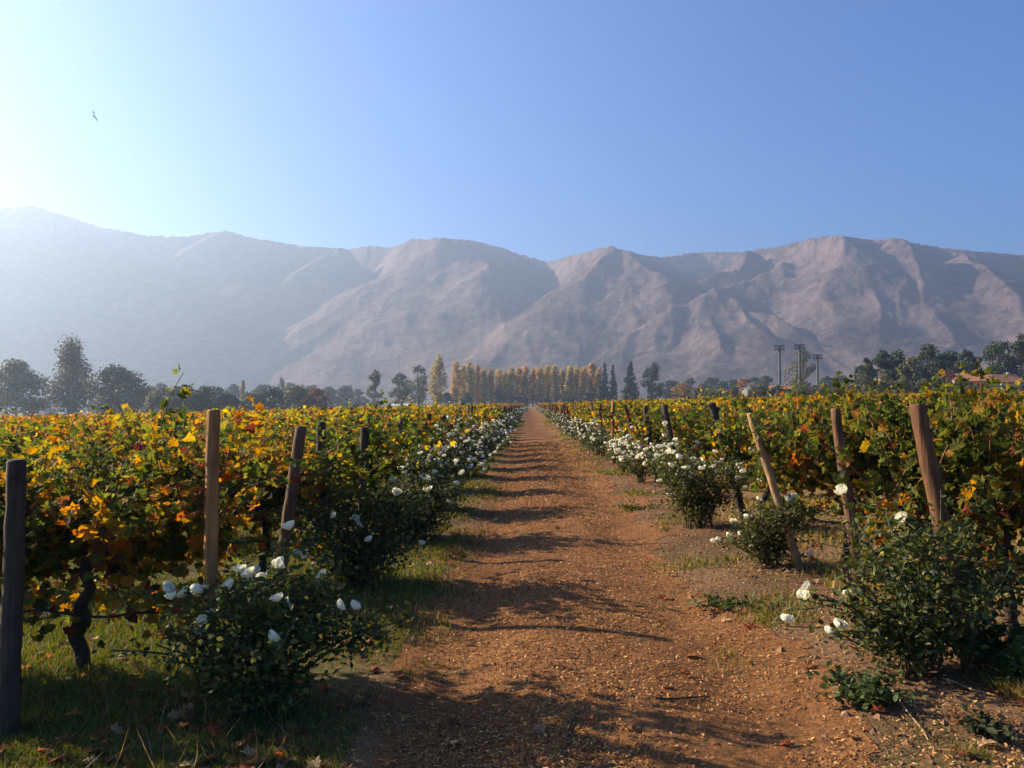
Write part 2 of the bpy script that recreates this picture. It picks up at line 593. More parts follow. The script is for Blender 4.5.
    er = ridged(X / 380 + wx / 420, Y / 460 + wy / 420, 71, 5) - .45
    er2 = ridged(ga / 120 + wy / 100, RR / 210 + wx / 200, 81, 4) - .45
    er3 = fbm(X / 40, Y / 40, 85, 4) - .45
    z = z + hgt * (er * 24 + er2 * 17 + er3 * 13)
    # keep the skyline where the photograph has it
    crest = np.array([P(*p) for p in main])
    caz = np.arctan2(crest[:, 0], crest[:, 1]); cel = (crest[:, 2] - CAM_H) / np.hypot(crest[:, 0], crest[:, 1])
    tgt = np.interp(A, caz, cel)
    tgt = tgt + (fbm(A * 260, 0 * A, 91, 3) - .45) * .004
    cur = ((z - CAM_H) / RR).max(axis=0, keepdims=True)
    w = np.clip((z - g) / np.maximum((cur * RR + CAM_H - g), 1), 0, 1)
    dl = (tgt - cur)[0]
    kx = np.exp(-(np.arange(-90, 91) / 34.0) ** 2); kx /= kx.sum()
    sm = np.convolve(np.pad(dl, 90, mode='edge'), kx, mode='valid')[None]
    z = z + sm * RR * w ** 1.3
    for _ in range(3):
        cur2 = ((z - CAM_H) / RR).max(axis=0, keepdims=True)
        w2 = np.clip(1 - (cur2 - (z - CAM_H) / RR) / .045, 0, 1) ** 2
        z = z + (tgt - cur2) * RR * w2
    z = np.maximum(z, g - 5)
    v = np.stack([X, Y, z], -1).reshape(-1, 3)
    nx = len(az)
    i = np.arange(nx - 1)[None] + np.arange(len(rr) - 1)[:, None] * nx
    f = np.stack([i, i + 1, i + 1 + nx, i + nx], -1).reshape(-1, 4)
    s = Soup(); s.v.append(v); s.c.append(np.ones((len(v), 3))); s.n = len(v)
    s.fi.append(f.ravel()); s.fs.append(np.full(len(f), 4)); s.mi.append(np.zeros(len(f), int))
    tag(s.build('mountains', M['mountain'], smooth=True), kind='structure')


build_mountains()

hz = Soup().box((-4250, -260, -30), (4250, 4250, 630))
hm, hnt, hout = new_mat('haze_air')
pv = N(hnt, 'ShaderNodeVolumePrincipled')
pv.inputs['Color'].default_value = (0.58, 0.73, 1.0, 1)
pv.inputs['Density'].default_value = HAZE_DENSITY
pv.inputs['Anisotropy'].default_value = HAZE_G
hnt.links.new(pv.outputs[0], hout.inputs['Volume'])
tag(hz.build('haze', hm), kind='stuff')

# ------------------------------------------------------------------ vines
GREEN = np.array([(.036, .052, .010), (.065, .085, .013), (.11, .125, .020)])
YELL = np.array([(.17, .155, .022), (.26, .19, .022), (.36, .22, .026)])
ORAN = np.array([(.32, .145, .018), (.31, .125, .018), (.36, .18, .022)])
BROW = np.array([(.13, .06, .022), (.18, .085, .03), (.12, .04, .018)])


def leaf_colors(g, n, wg, wy, wo, wb):
    w = np.array([wg, wy, wo, wb], float); w = w / w.sum(-1, keepdims=True)
    u = g.random(n)
    if w.ndim == 1:
        cum = np.tile(np.cumsum(w), (n, 1))
    else:
        cum = np.cumsum(w, axis=-1)
    k = (u[:, None] > cum[:, :3]).sum(1)
    pal = np.stack([GREEN, YELL, ORAN, BROW])
    c = pal[k, g.integers(0, 3, n)]
    return c * g.uniform(.75, 1.25, (n, 1))


def vine_foliage(seed, kind, lod, spread=0.85):
    """leaves along shoots that rise from the cordon and droop; row direction is local x"""
    g = np.random.default_rng(seed)
    s = Soup()
    P = []; Nn = []; C = []; S = []
    n_sh = {0: 42, 1: 33, 2: 22}[lod]
    step = {0: .034, 1: .047, 2: .08}[lod]
    lsz = {0: .074, 1: .092, 2: .145}[lod]
    canes = []
    for i in range(n_sh):
        x0 = g.uniform(-spread, spread)
        p = np.array([x0, g.normal() * .06, .72 + g.uniform(-.08, .1)])
        d = np.array([g.normal() * .35, g.normal() * .42, 1.0])
        d /= np.linalg.norm(d)
        ln = g.uniform(.65, 1.0) * (1.22 if g.random() < .2 else 1.0)
        droop = g.uniform(.15, 1.3)
        hue = g.random()
        if kind == 'green':
            base = (.78, .18, .02, .02) if hue < .84 else (.10, .60, .22, .08)
        elif kind == 'mixed':
            base = (.80, .16, .01, .03) if hue < .56 else ((.10, .78, .08, .04) if hue < .82 else (.05, .3, .5, .15))
        else:
            base = (.28, .5, .18, .04) if hue < .30 else ((.05, .62, .28, .05) if hue < .65 else (.02, .28, .58, .12))
        t = 0
        path = [p.copy()]
        while t < ln:
            d = d + np.array([g.normal() * .10, g.normal() * .10 + np.sign(d[1]) * .02 * droop, -.10 * droop * t - .02]) * (step / .07)
            d /= np.linalg.norm(d)
            p = p + d * step; t += step
            path.append(p.copy())
            rise = t / ln
            for q in range(2 if (lod == 0 and g.random() < .55) else 1):
                off = rand_dirs(g, 1)[0] * np.array([.09, .09, .07])
                P.append(p + off + np.array([0, 0, -.03]))
                nrm = np.array([off[0] * 3, off[1] * 6 + d[1] * .3, .55]) + g.normal(size=3) * .55
                Nn.append(nrm)
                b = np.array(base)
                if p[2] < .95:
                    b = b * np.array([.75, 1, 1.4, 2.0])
                C.append(b); S.append(lsz * g.uniform(.6, 1.2) * (1.0 if rise < .8 else .7))
        canes.append(path)
    # hanging skirt below the cordon
    n_sk = {0: 330, 1: 150, 2: 40}[lod]
    for i in range(n_sk):
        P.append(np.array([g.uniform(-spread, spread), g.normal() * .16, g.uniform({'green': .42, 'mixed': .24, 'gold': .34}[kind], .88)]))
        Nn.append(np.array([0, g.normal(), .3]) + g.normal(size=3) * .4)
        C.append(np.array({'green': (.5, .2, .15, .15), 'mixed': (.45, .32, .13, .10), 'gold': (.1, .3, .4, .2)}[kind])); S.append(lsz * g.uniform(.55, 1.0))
    P = np.array(P); Nn = np.array(Nn); C = np.array(C); S = np.array(S)
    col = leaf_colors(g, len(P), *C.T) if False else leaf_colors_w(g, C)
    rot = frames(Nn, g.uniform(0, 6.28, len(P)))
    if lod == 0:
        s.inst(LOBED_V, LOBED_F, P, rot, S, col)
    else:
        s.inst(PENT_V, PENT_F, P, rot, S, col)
    return s, canes


def leaf_colors_w(g, W):
    W = W / W.sum(1, keepdims=True)
    cum = np.cumsum(W, 1)
    n = len(W)
    k = (g.random(n)[:, None] > cum[:, :3]).sum(1)
    pal = np.stack([GREEN, YELL, ORAN, BROW])
    return pal[k, g.integers(0, 3, n)] * g.uniform(.7, 1.25, (n, 1))


def vine_trunk(seed):
    g = np.random.default_rng(seed)
    s = Soup()
    bark = np.array((.05, .032, .022))
    pts = []; rad = []
    for i in range(9):
        t = i / 8
        pts.append((.05 * math.sin(t * 5 + seed) + g.normal() * .012, .03 * math.cos(t * 4 + seed) + g.normal() * .012, -.08 + t * .82))
        rad.append(.045 - .014 * t + g.uniform(-.006, .006) + (.014 if i == 0 else 0) + (.012 if i == 8 else 0))
    s.tube(pts, rad, 8, bark)
    for sgn in (-1, 1):
        q = [pts[-1]]; r = [.028]
        for i in range(1, 7):
            q.append((pts[-1][0] + sgn * i * .11, g.normal() * .015, .75 + g.normal() * .015 + .012 * i)); r.append(.027 - .0025 * i)
        s.tube(q, r, 6, bark * 1.1)
    return s


VINE = {}
for lod in (0, 1, 2):
    for kind in ('green', 'mixed', 'gold'):
        for v in range(3 if lod == 0 else 2):
            sd = 100 * lod + 10 * v + len(kind)
            s, canes = vine_foliage(sd, kind, lod, {0: .80, 1: .82, 2: .85}[lod])
            tr = vine_trunk(sd + 3)
            cs = Soup()
            for path in canes:
                pp = path[::3] if len(path) > 6 else path
                cs.tube([tuple(p) for p in pp], list(np.linspace(.006, .002, len(pp))), 4, (.17, .085, .04), cap=False)
            VINE[lod, kind, v] = (tr.mesh('vine_trunk', M['bark'], True), s.mesh('vine_foliage', M['vine_leaf']), cs.mesh('vine_cane', M['bark']))

ORD = ['zeroth', 'first', 'second', 'third', 'fourth', 'fifth', 'sixth', 'seventh', 'eighth', 'ninth', 'tenth', 'eleventh', 'twelfth']
ROW_L = lambda k: 4.70 + 2.68 * (k - 1)
ROW_R = lambda k: 5.00 + 2.75 * (k - 1)
N_IND = 15
N_ROWS = 106
SIDEW = {-1: 'left', 1: 'right'}
LOOK = {'green': 'mostly green leaved', 'mixed': 'green and yellow leaved', 'gold': 'golden orange leaved'}
pr = random.Random(5)


def place_vine(side, row, idx, x, y):
    d = math.hypot(x, y)
    lod = 0 if d < 11 else (1 if d < 24 else 2)
    u = pr.random()
    if side > 0:
        kind = 'green' if u < (.55 if row < 4 else .2) else ('mixed' if u < .72 else 'gold')
    else:
        kind = 'mixed' if u < (.70 if row < 4 else .40) else ('green' if u > .88 else 'gold')
    if row > 6 and u < .6 and idx > 1:
        kind = 'gold'
    v = pr.randrange(3 if lod == 0 else 2)
    sc = (pr.choice((-1, 1)) * pr.uniform(.95, 1.1), pr.choice((-1, 1)) * pr.uniform(.9, 1.15), pr.uniform(.90, 1.06) * ((1.0 if d > 7 else .95) if side < 0 else ((1.16 if (row, idx) == (2, 1) else 1.10) if d < 10 else 1.0)))
    if side < 0 and row <= 2:
        kind = 'mixed'
    if side > 0 and row <= 2 and idx <= 2:
        kind = 'green'
    loc = (x, y + pr.uniform(-.05, .05), gz1(x, y))
    me = VINE[lod, kind, v]
    o = link('grapevine', None, None, loc, 0)
    o.scale = sc
    for nm, m_ in zip(('trunk', 'foliage', 'cane') if lod < 2 else ('trunk', 'foliage'), me):
        link(nm, m_, o)
    if row <= 8:
        lab = '%s grapevine, %s from the path in the %s row on the %s' % (LOOK[kind], ORD[idx], ORD[row], SIDEW[side])
    else:
        lab = 'autumn grapevine in the middle rows of the vineyard on the %s' % SIDEW[side]
    tag(o, lab, 'grapevine', 'grapevines trained in rows across the vineyard')
    return o


n_vines = 0
for side, rowy, x_start in ((-1, ROW_L, 2.52), (1, ROW_R, 3.05)):
    for row in range(1, N_IND + 1):
        y = rowy(row)
        i = 0
        while True:
            x = x_start + 1.28 * i + (pr.uniform(-.1, .1) if i else 0)
            edge = (0.70 if side < 0 else .66) * y + (2.0 if side < 0 and row < 4 else 0.75)
            if x > edge or i >= 11:
                break
            place_vine(side, row, i + 1, side * (x + (.2 if row == 1 and i == 0 and side < 0 else 0)), y + (.22 if row == 1 else .1))
            n_vines += 1
            i += 1
print('vines', n_vines)


# the rest of the vineyard: one mass of leaves in rows
def far_vines():
    g = np.random.default_rng(77)
    s = Soup()
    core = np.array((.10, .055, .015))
    P = []; S = []
    for side, rowy, xs0 in ((-1, ROW_L, 2.1), (1, ROW_R, 2.5)):
        for row in range(1, N_ROWS + 1):
            y = rowy(row)
            x0 = xs0
            if row <= N_IND:
                # beyond the individual vines: outside the frame, only a margin
                x0 = min((0.70 if side < 0 else .66) * y + 0.75, 2.9 + 1.28 * 11) + .45
                x1 = x0 + 4 + .1 * y
                if row < 3: continue
            else:
                x1 = .74 * y + 12
            sz = max(.12, .0027 * y)
            n = int((x1 - x0) * 2.1 / sz ** 2)
            x = g.uniform(x0, x1, n) * side
            top = 1.50 + .42 * (fbm(x * .35, 0 * x + row * 3.1, 51, 3) - .45)
            zz = top - np.abs(g.normal(size=n)) * .34 + (g.random(n) < .04) * g.uniform(0, .22, n)
            zz = np.maximum(zz, .35)
            yy = y + g.normal(size=n) * .24
            P.append(np.stack([x, yy, zz + gbase(x)], 1)); S.append(np.full(n, sz) * g.uniform(.6, 1.25, n))
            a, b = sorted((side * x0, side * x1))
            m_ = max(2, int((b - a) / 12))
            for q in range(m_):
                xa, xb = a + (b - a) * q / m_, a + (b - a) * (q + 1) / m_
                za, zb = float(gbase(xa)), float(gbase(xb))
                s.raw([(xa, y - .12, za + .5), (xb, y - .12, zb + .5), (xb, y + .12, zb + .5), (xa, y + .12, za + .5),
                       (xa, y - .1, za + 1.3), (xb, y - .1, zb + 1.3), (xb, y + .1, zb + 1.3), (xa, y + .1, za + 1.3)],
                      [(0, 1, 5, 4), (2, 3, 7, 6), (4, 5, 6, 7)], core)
    P = np.concatenate(P); S = np.concatenate(S)
    n = len(P)
    pn = fbm(P[:, 0] * .09, P[:, 1] * .09, 55, 3)
    near = np.clip(1 - (np.abs(P[:, 0]) - 3) / 14, 0, 1)
    gw = np.clip(.10 + .5 * near + (pn - .45) * .7, .03, .9)
    W = np.stack([gw, .34 + 0 * gw, .44 + np.clip(pn - .4, 0, 1) * .9 * (1 - near), .12 + 0 * gw], 1)
    col = leaf_colors_w(g, W)
    Nn = np.stack([g.normal(size=n) * .6, g.normal(size=n) * .6, .5 + 0 * pn], 1) + g.normal(size=(n, 3)) * .3
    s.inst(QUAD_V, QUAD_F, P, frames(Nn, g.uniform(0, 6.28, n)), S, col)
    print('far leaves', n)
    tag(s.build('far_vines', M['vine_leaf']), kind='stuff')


far_vines()


# ------------------------------------------------------------------ posts
def post_mesh(seed, h, r, lean, col, seg=12):
    g = np.random.default_rng(seed)
    s = Soup()
    n = 14
    pts = []; rad = []
    for i in range(n + 1):
        t = i / n
        z = -.15 + (h + .15) * t
        pts.append((lean[0] * z / h + g.normal() * .003, lean[1] * z / h + g.normal() * .003, z)); rad.append(r * (1.05 - .12 * t) * g.uniform(.97, 1.03))
    pts.append((pts[-1][0], pts[-1][1], pts[-1][2] + .012)); rad.append(rad[-1] * .84)
    s.tube(pts, rad, seg, col)
    return s.mesh('vineyard_post', M['wood'], True)


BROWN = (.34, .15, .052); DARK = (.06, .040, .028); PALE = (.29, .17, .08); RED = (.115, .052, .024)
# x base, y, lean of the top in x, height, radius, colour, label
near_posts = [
    (-2.62, 4.02, .0, 1.36, .050, DARK, 'dark short wooden post at the left edge among the vine leaves'),  # colour darkened to stand for the shade on this post
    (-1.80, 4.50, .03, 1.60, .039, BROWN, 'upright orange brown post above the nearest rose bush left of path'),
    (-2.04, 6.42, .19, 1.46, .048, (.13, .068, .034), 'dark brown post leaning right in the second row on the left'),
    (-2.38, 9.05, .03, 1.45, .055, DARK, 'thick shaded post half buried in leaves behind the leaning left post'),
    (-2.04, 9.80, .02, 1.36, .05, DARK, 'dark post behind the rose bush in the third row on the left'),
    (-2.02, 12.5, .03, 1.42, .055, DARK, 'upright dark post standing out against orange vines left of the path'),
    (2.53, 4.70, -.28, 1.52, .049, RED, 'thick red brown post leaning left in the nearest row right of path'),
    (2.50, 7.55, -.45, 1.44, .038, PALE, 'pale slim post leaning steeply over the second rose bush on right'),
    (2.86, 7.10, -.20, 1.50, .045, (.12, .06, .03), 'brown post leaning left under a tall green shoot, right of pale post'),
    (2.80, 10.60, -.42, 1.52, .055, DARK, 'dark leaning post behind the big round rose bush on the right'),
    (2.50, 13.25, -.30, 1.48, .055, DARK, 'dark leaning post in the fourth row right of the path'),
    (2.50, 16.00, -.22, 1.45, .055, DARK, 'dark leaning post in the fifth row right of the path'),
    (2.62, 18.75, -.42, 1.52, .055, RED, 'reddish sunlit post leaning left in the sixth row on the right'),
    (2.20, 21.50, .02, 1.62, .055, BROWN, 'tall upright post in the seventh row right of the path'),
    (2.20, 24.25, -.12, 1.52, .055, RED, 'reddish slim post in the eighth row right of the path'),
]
PG = 'wooden posts at the row ends'
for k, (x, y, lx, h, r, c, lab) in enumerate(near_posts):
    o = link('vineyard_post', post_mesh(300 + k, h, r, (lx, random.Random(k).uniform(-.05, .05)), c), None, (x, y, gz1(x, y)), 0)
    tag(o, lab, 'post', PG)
POSTV = [post_mesh(400 + k, 1.5, .055, (lx, ly), c, 7) for k, (lx, ly, c) in enumerate(((.15, 0, DARK), (.02, .05, BROWN), (-.05, -.04, DARK), (.3, .02, RED), (.1, .05, PALE)))]
for side, rowy, first, x0 in ((-1, ROW_L, 5, 2.1), (1, ROW_R, 9, 2.45)):
    for row in range(first, 61):
        y = rowy(row); x = side * (x0 + pr.uniform(-.1, .15))
        o = link('vineyard_post', POSTV[pr.randrange(5)], None, (x, y, gz1(x, y)), 0 if side < 0 else math.pi, (1, 1, pr.uniform(.92, 1.08)))
        if row <= 10:
            lab = 'wooden post at the path end of the %s row on the %s' % (ORD[row], SIDEW[side])
        else:
            lab = 'small far off wooden post at a row end on the %s' % SIDEW[side]
        tag(o, lab, 'post', PG)
# posts inside the rows
for side, rowy in ((-1, ROW_L), (1, ROW_R)):
    for row in range(2, 15):
        y = rowy(row)
        for i, xx in enumerate((8.3, 14.1)):
            if xx > .62 * y: continue
            x = side * (xx + pr.uniform(-.3, .3))
            o = link('vineyard_post', POSTV[pr.choice((0, 1, 2))], None, (x, y, gz1(x, y)), 0, (1, 1, pr.uniform(.95, 1.06)))
            tag(o, 'wooden trellis post among the vines inside a row on the %s' % SIDEW[side], 'post', 'wooden posts inside the rows')

# drip hoses strung under the vines
for side, rowy in ((-1, ROW_L), (1, ROW_R)):
    for row in range(1, 7):
        y = rowy(row); xe = .7 * y + 2.2
        pts = []
        for i in range(24):
            x = side * (2.2 if side < 0 else 2.7) + side * (xe - 2.2) * i / 23
            pts.append((x, y + .05, gz1(x, y) + .40 + .02 * math.sin(i * 1.3 + row)))
        s = Soup().tube(pts, .008, 6, (.012, .012, .012))
        o = s.build('drip_hose', M['hose'])
        tag(o, 'thin black irrigation hose strung under the vines of the %s row on the %s' % (ORD[row], SIDEW[side]), 'hose', 'irrigation hoses under the vines')
        for z in (.95, 1.32):
            pts2 = [(p[0], y, p[2] - .40 + z) for p in pts[::6]]
            s = Soup().tube(pts2, .0018, 4, (.10, .09, .08))
            tag(s.build('trellis_wire', M['metal']), '%s grey trellis wire through the vines of the %s row on the %s' % ('lower' if z < 1 else 'upper', ORD[row], SIDEW[side]), 'wire', 'trellis wires along the rows')

# ------------------------------------------------------------------ roses
ROSE_G = np.array([(.028, .036, .011), (.046, .058, .015), (.075, .082, .022), (.12, .11, .036)])


def rose_parts(seed, lod, w=.55, h=.8):
    g = np.random.default_rng(seed)
    st = Soup(); lf = Soup()
    P = []; Nn = []; S = []
    tips = []
    n_c = {0: 19, 1: 14, 2: 8}[lod]
    dens = {0: 1.8, 1: .8, 2: .35}[lod]
    for i in range(n_c):
        a = g.uniform(0, 6.28); rad = w * math.sqrt(g.uniform(.05, 1)) * (1.25 if g.random() < .15 else 1); hh = h * g.uniform(.6, 1.05) * (1 - .25 * (rad / w) ** 2)
        b = np.array([g.normal() * .05, g.normal() * .05, -.03]); e = np.array([math.cos(a) * rad, math.sin(a) * rad, hh])
        pts = []
        for t in np.linspace(0, 1, 7):
            p = b + (e - b) * t; p[2] = b[2] + (e[2] - b[2]) * (1 - (1 - t) ** 1.6); p[:2] = b[:2] + (e - b)[:2] * t ** 1.2
            pts.append(p + g.normal(size=3) * .012)
        st.tube([tuple(p) for p in pts], list(np.linspace(.010, .004, 7)), 5, (.05, .06, .025) if g.random() < .6 else (.09, .055, .03))
        tips.append(pts[-1])
        for q in range(int(10 * (1 if lod == 0 else .6))):
            t = g.uniform(.15, 1); k = min(5, int(t * 6)); p = pts[k] + (pts[k + 1] - pts[k]) * (t * 6 - k)
            d = rand_dirs(g, 1)[0]; d[2] = d[2] * .5 + .12; ln = g.uniform(.12, .34)
            e2 = p + d * ln
            if lod < 2:
                st.tube([tuple(p), tuple((p + e2) / 2 + np.array([0, 0, -.01])), tuple(e2)], [.004, .003, .002], 4, (.05, .065, .025), cap=False)
            tips.append(e2)
            for m_ in range(int(14 * dens) + 1):
                u = g.uniform(.1, 1.1)
                c = p + (e2 - p) * u + g.normal(size=3) * .045
                if c[2] < .03: continue
                P.append(c); Nn.append(np.array([c[0] * .6, c[1] * .6, .55]) + g.normal(size=3) * .5)
                S.append({0: .036, 1: .056, 2: .12}[lod] * g.uniform(.65, 1.25))
    P = np.array(P); Nn = np.array(Nn); S = np.array(S)
    col = ROSE_G[g.integers(0, 4, len(P))] * g.uniform(.8, 1.25, (len(P), 1))
    yl = g.random(len(P)) < .06
    col[yl] = np.array((.20, .17, .04)) * g.uniform(.7, 1.2, (yl.sum(), 1))
    lf.inst(OVAL_V, OVAL_F, P, frames(Nn, g.uniform(0, 6.28, len(P))), S, col)
    tips = np.array(tips)
    return st, lf, tips


def bloom_soup(seed, petals=16):
    """layered rose bloom, about 1 unit wide, opening upwards"""
    g = np.random.default_rng(seed)
    s = Soup()
    pv_ = []
    for (r, z) in ((.06, 0), (.30, .10), (.46, .26), (.50, .40)):
        for a in (-.5, -.17, .17, .5):
            ww = 1.0 if r > .1 else .6
            pv_.append((math.sin(a * ww * 1.6) * r * 1.0, math.cos(a * 1.6) * r, z + .05 * abs(a)))
    pv_ = np.array(pv_)
    pf = np.array([(i * 4 + j, i * 4 + j + 1, i * 4 + j + 5, i * 4 + j + 4) for i in range(3) for j in range(3)])
    for k in range(petals):
        ring = k / petals
        a = k * 2.4 + g.uniform(-.2, .2)
        tilt = -1.05 + ring * 1.15
        ca, sa = math.cos(a), math.sin(a); ct, st_ = math.cos(-tilt - 1.0), math.sin(-tilt - 1.0)
        Rz = np.array([(ca, -sa, 0), (sa, ca, 0), (0, 0, 1)])
        th = R(78) * (1 - ring) + R(-4) * ring
        Rx = np.array([(1, 0, 0), (0, math.cos(th), -math.sin(th)), (0, math.sin(th), math.cos(th))])
        v = pv_ * (.55 + .5 * ring) * g.uniform(.9, 1.1)
        v = v @ (Rz @ Rx).T + np.array([0, 0, .05 * (1 - ring)])
        s.raw(v, pf, np.array((.86, .84, .76)) * (1.0 if ring > .3 else .97) * np.array((1, 1 - .05 * ring, .97 - .22 * ring)))  # petals vary towards cream, with cavity shading put into their colour
    s.tube([(0, 0, -.5), (0, 0, -.05)], [.025, .05], 5, (.05, .08, .03))
    return s


BLOOM = [bloom_soup(k).mesh('rose_bloom', M['petal'], False) for k in range(4)]
BLOOM_S = [bloom_soup(20 + k, 8) for k in range(2)]
ROSE_A = []
for v in range(4):
    st, lf, tips = rose_parts(900 + v, 0)
    ROSE_A.append((st.mesh('rose_stem', M['bark']), lf.mesh('rose_foliage', M['rose_leaf']), tips))
ROSE_B = []
for v in range(4):
    st, lf, tips = rose_parts(920 + v, 1, .58, .85)
    ROSE_B.append((st.mesh('rose_stem', M['bark']), lf.mesh('rose_foliage', M['rose_leaf']), tips))
ROSE_C = []
for v in range(6):
    st, lf, tips = rose_parts(940 + v, 2, .62, .85)
    g = np.random.default_rng(v)
    for big, arr in ((1, ROSE_C),):
        nb = [16, 28, 9, 34, 22, 14][v]
        tt = tips[g.choice(len(tips), nb)] + g.normal(size=(nb, 3)) * .07 + np.array([0, 0, .04])
        nn = tt * np.array([1, 1, .5]) + g.normal(size=(nb, 3)) * .3 + np.array([0, -.3, .3])
        octa_v = np.array([(.5, 0, 0), (0, .5, 0), (-.5, 0, 0), (0, -.5, 0), (0, 0, .4), (0, 0, -.3)])
        octa_f = np.array([(0, 1, 4), (1, 2, 4), (2, 3, 4), (3, 0, 4), (1, 0, 5), (2, 1, 5), (3, 2, 5), (0, 3, 5)])
        lf.inst(octa_v, octa_f, tt, frames(nn, g.uniform(0, 6, nb)), g.uniform(.075, .14, nb), np.tile((.80, .78, .70), (nb, 1)), 1)
        arr.append(lf.mesh('rose_bush', [M['rose_leaf'], M['petal']]))


def put_bloom(bush, wp, size, g):
    """a bloom at a world point, child of its bush"""
    m = link('bloom', BLOOM[int(g.integers(0, 4))], bush)
    m.location = wp
    m.rotation_euler = (g.normal() * .45 + .35, g.normal() * .45 - .1, g.uniform(0, 6.28))
    m.scale = (size, size, size)


def px_local(px, py, d, base):
    v = ray(px, py); k = d / v.y
    return (v.x * k - base[0], d - base[1], CAM_H + v.z * k - base[2])


near_roses = {
    (-1, 1): ((-1.45, 4.30), (1.15, 1.0, 1.0), 'dark green rose bush with white blooms at lower left by grass',
              [(165, 591), (193, 592), (203, 594), (240, 573), (250, 577), (262, 581), (275, 566), (280, 567), (278, 602), (213, 617), (200, 637), (270, 641), (250, 689), (337, 607), (353, 609), (325, 578), (290, 530), (186, 596), (256, 571), (245, 580), (283, 604), (205, 622), (232, 588), (172, 600)]),
    (1, 1): ((2.22, 4.75), (1.25, 1.05, 1.2), 'large sprawling rose bush with few blooms around thick leaning post',
             [(810, 589), (806, 597), (787, 623), (827, 634), (838, 628), (847, 597), (936, 573), (843, 493), (921, 577), (905, 520)]),
    (1, 2): ((2.28, 7.75), (.95, .9, .85), 'small rose bush with scattered white blooms below pale leaning post',
             [(714, 543), (717, 541), (733, 523), (740, 536), (747, 519), (758, 501), (752, 548), (787, 500), (795, 497), (811, 556), (729, 538)]),
}
SIDE_ROSE_X = {-1: -1.42, 1: 2.15}
gr = np.random.default_rng(33)
RG = 'white rose bushes at the row ends'
for side, rowy in ((-1, ROW_L), (1, ROW_R)):
    for row in range(1, N_ROWS + 1):
        key = (side, row)
        if key in near_roses:
            (x, y), sc, lab, pix = near_roses[key]
        else:
            y = rowy(row) - .35 + gr.uniform(-.2, .2); x = SIDE_ROSE_X[side] + gr.uniform(-.18, .18)
            k_ = gr.uniform(.78, 1.12) if side > 0 else gr.uniform(1.02, 1.32)
            sc = (k_ * gr.uniform(.9, 1.2), k_ * gr.uniform(.9, 1.3), k_ * gr.uniform(.9, 1.15) * (1.05 if row < 12 else .95)); pix = None
            if row <= 10:
                lab = {2: 'dark rose with few blooms', 3: 'bushy rose with blooms'}.get(row, 'white flowering rose bush') + ' at the path end of the %s row on the %s' % (ORD[row], SIDEW[side])
            else:
                lab = 'small far off white rose bush lining the %s edge of the path' % SIDEW[side]
            if key == (1, 3):
                lab = 'big round rose bush with white blooms at the third right row'
                sc = (1.2, 1.2, 1.2)
        z = gz1(x, y)
        rz = gr.uniform(0, 6.28) if pix is None else 0
        d = y
        if d < 30:
            src = ROSE_A if d < 13 else ROSE_B
            stm, lfm, tips = src[int(gr.integers(0, 4))]
            o = link('rose_bush', None, None, (x, y, z), 0)
            a = link('stems', stm, o); b = link('foliage', lfm, o)
            a.name = 'stem'
            for q in (a, b):
                q.scale = sc; q.rotation_euler = (0, 0, rz)
            if pix is not None:
                bs = Soup()
                for (bx, by) in pix:
                    q = np.array(px_local(bx, by, y + gr.uniform(-.35, .1), (x, y, z)))
                    q[2] = max(q[2], .12)
                    put_bloom(o, tuple(q), gr.uniform(.066, .088), gr)
                    p0 = q * np.array([.35, .35, .45]); pm = (p0 + q) / 2 + np.array([0, 0, .05])
                    bs.tube([tuple(p0), tuple(pm), tuple(q - np.array([0, 0, .02]))], [.005, .004, .003], 5, (.06, .075, .028), cap=False)
                    nl = 16
                    tt = gr.uniform(.1, .95, nl)[:, None]
                    pp = p0 + (q - p0) * tt + gr.normal(size=(nl, 3)) * .03 + np.array([0, 0, .02])
                    bs.inst(OVAL_V, OVAL_F, pp, frames(np.array([0, 0, .7]) + gr.normal(size=(nl, 3)) * .5, gr.uniform(0, 6.28, nl)), gr.uniform(.03, .055, nl), ROSE_G[gr.integers(0, 4, nl)])
                bs.build('flowering_shoot', M['rose_leaf'], o)
            else:
                nb = {(-1, 2): 10, (-1, 3): 34, (1, 3): 38}.get(key, int(gr.integers(34, 62) * (1.35 if side < 0 else 1)))
                c_, s_ = math.cos(rz), math.sin(rz)
                cand = tips[np.argsort(-(tips[:, 2] + .25 * np.hypot(tips[:, 0], tips[:, 1])))][:int(len(tips) * .7)]
                for t in cand[gr.choice(len(cand), nb)]:
                    t = t * np.array(sc) + gr.normal(size=3) * .05
                    put_bloom(o, (c_ * t[0] - s_ * t[1], s_ * t[0] + c_ * t[1], t[2] + .03), gr.uniform(.075, .11), gr)
        else:
            o = link('rose_bush', ROSE_C[int(gr.integers(0, 6))], None, (x, y, z), rz, sc)
        tag(o, lab, 'rose bush', RG)


# ------------------------------------------------------------------ ground cover: grass, bark chips, fallen leaves
def place_blades(name, x, y, h, w, col, seed, lean=.45):
    g = np.random.default_rng(seed)
    n = len(x)
    Nn = np.stack([g.normal(size=n) * lean, g.normal(size=n) * lean, np.ones(n)], 1)
    rot = frames(Nn, g.uniform(0, 6.28, n))
    s = Soup()
    s.inst(BLADE_V, BLADE_F3, np.stack([x, y, gz(x, y) - .005], 1), rot, np.stack([w, h * .9, h], 1), col)
    return tag(s.build(name, M['grass']), kind='stuff')


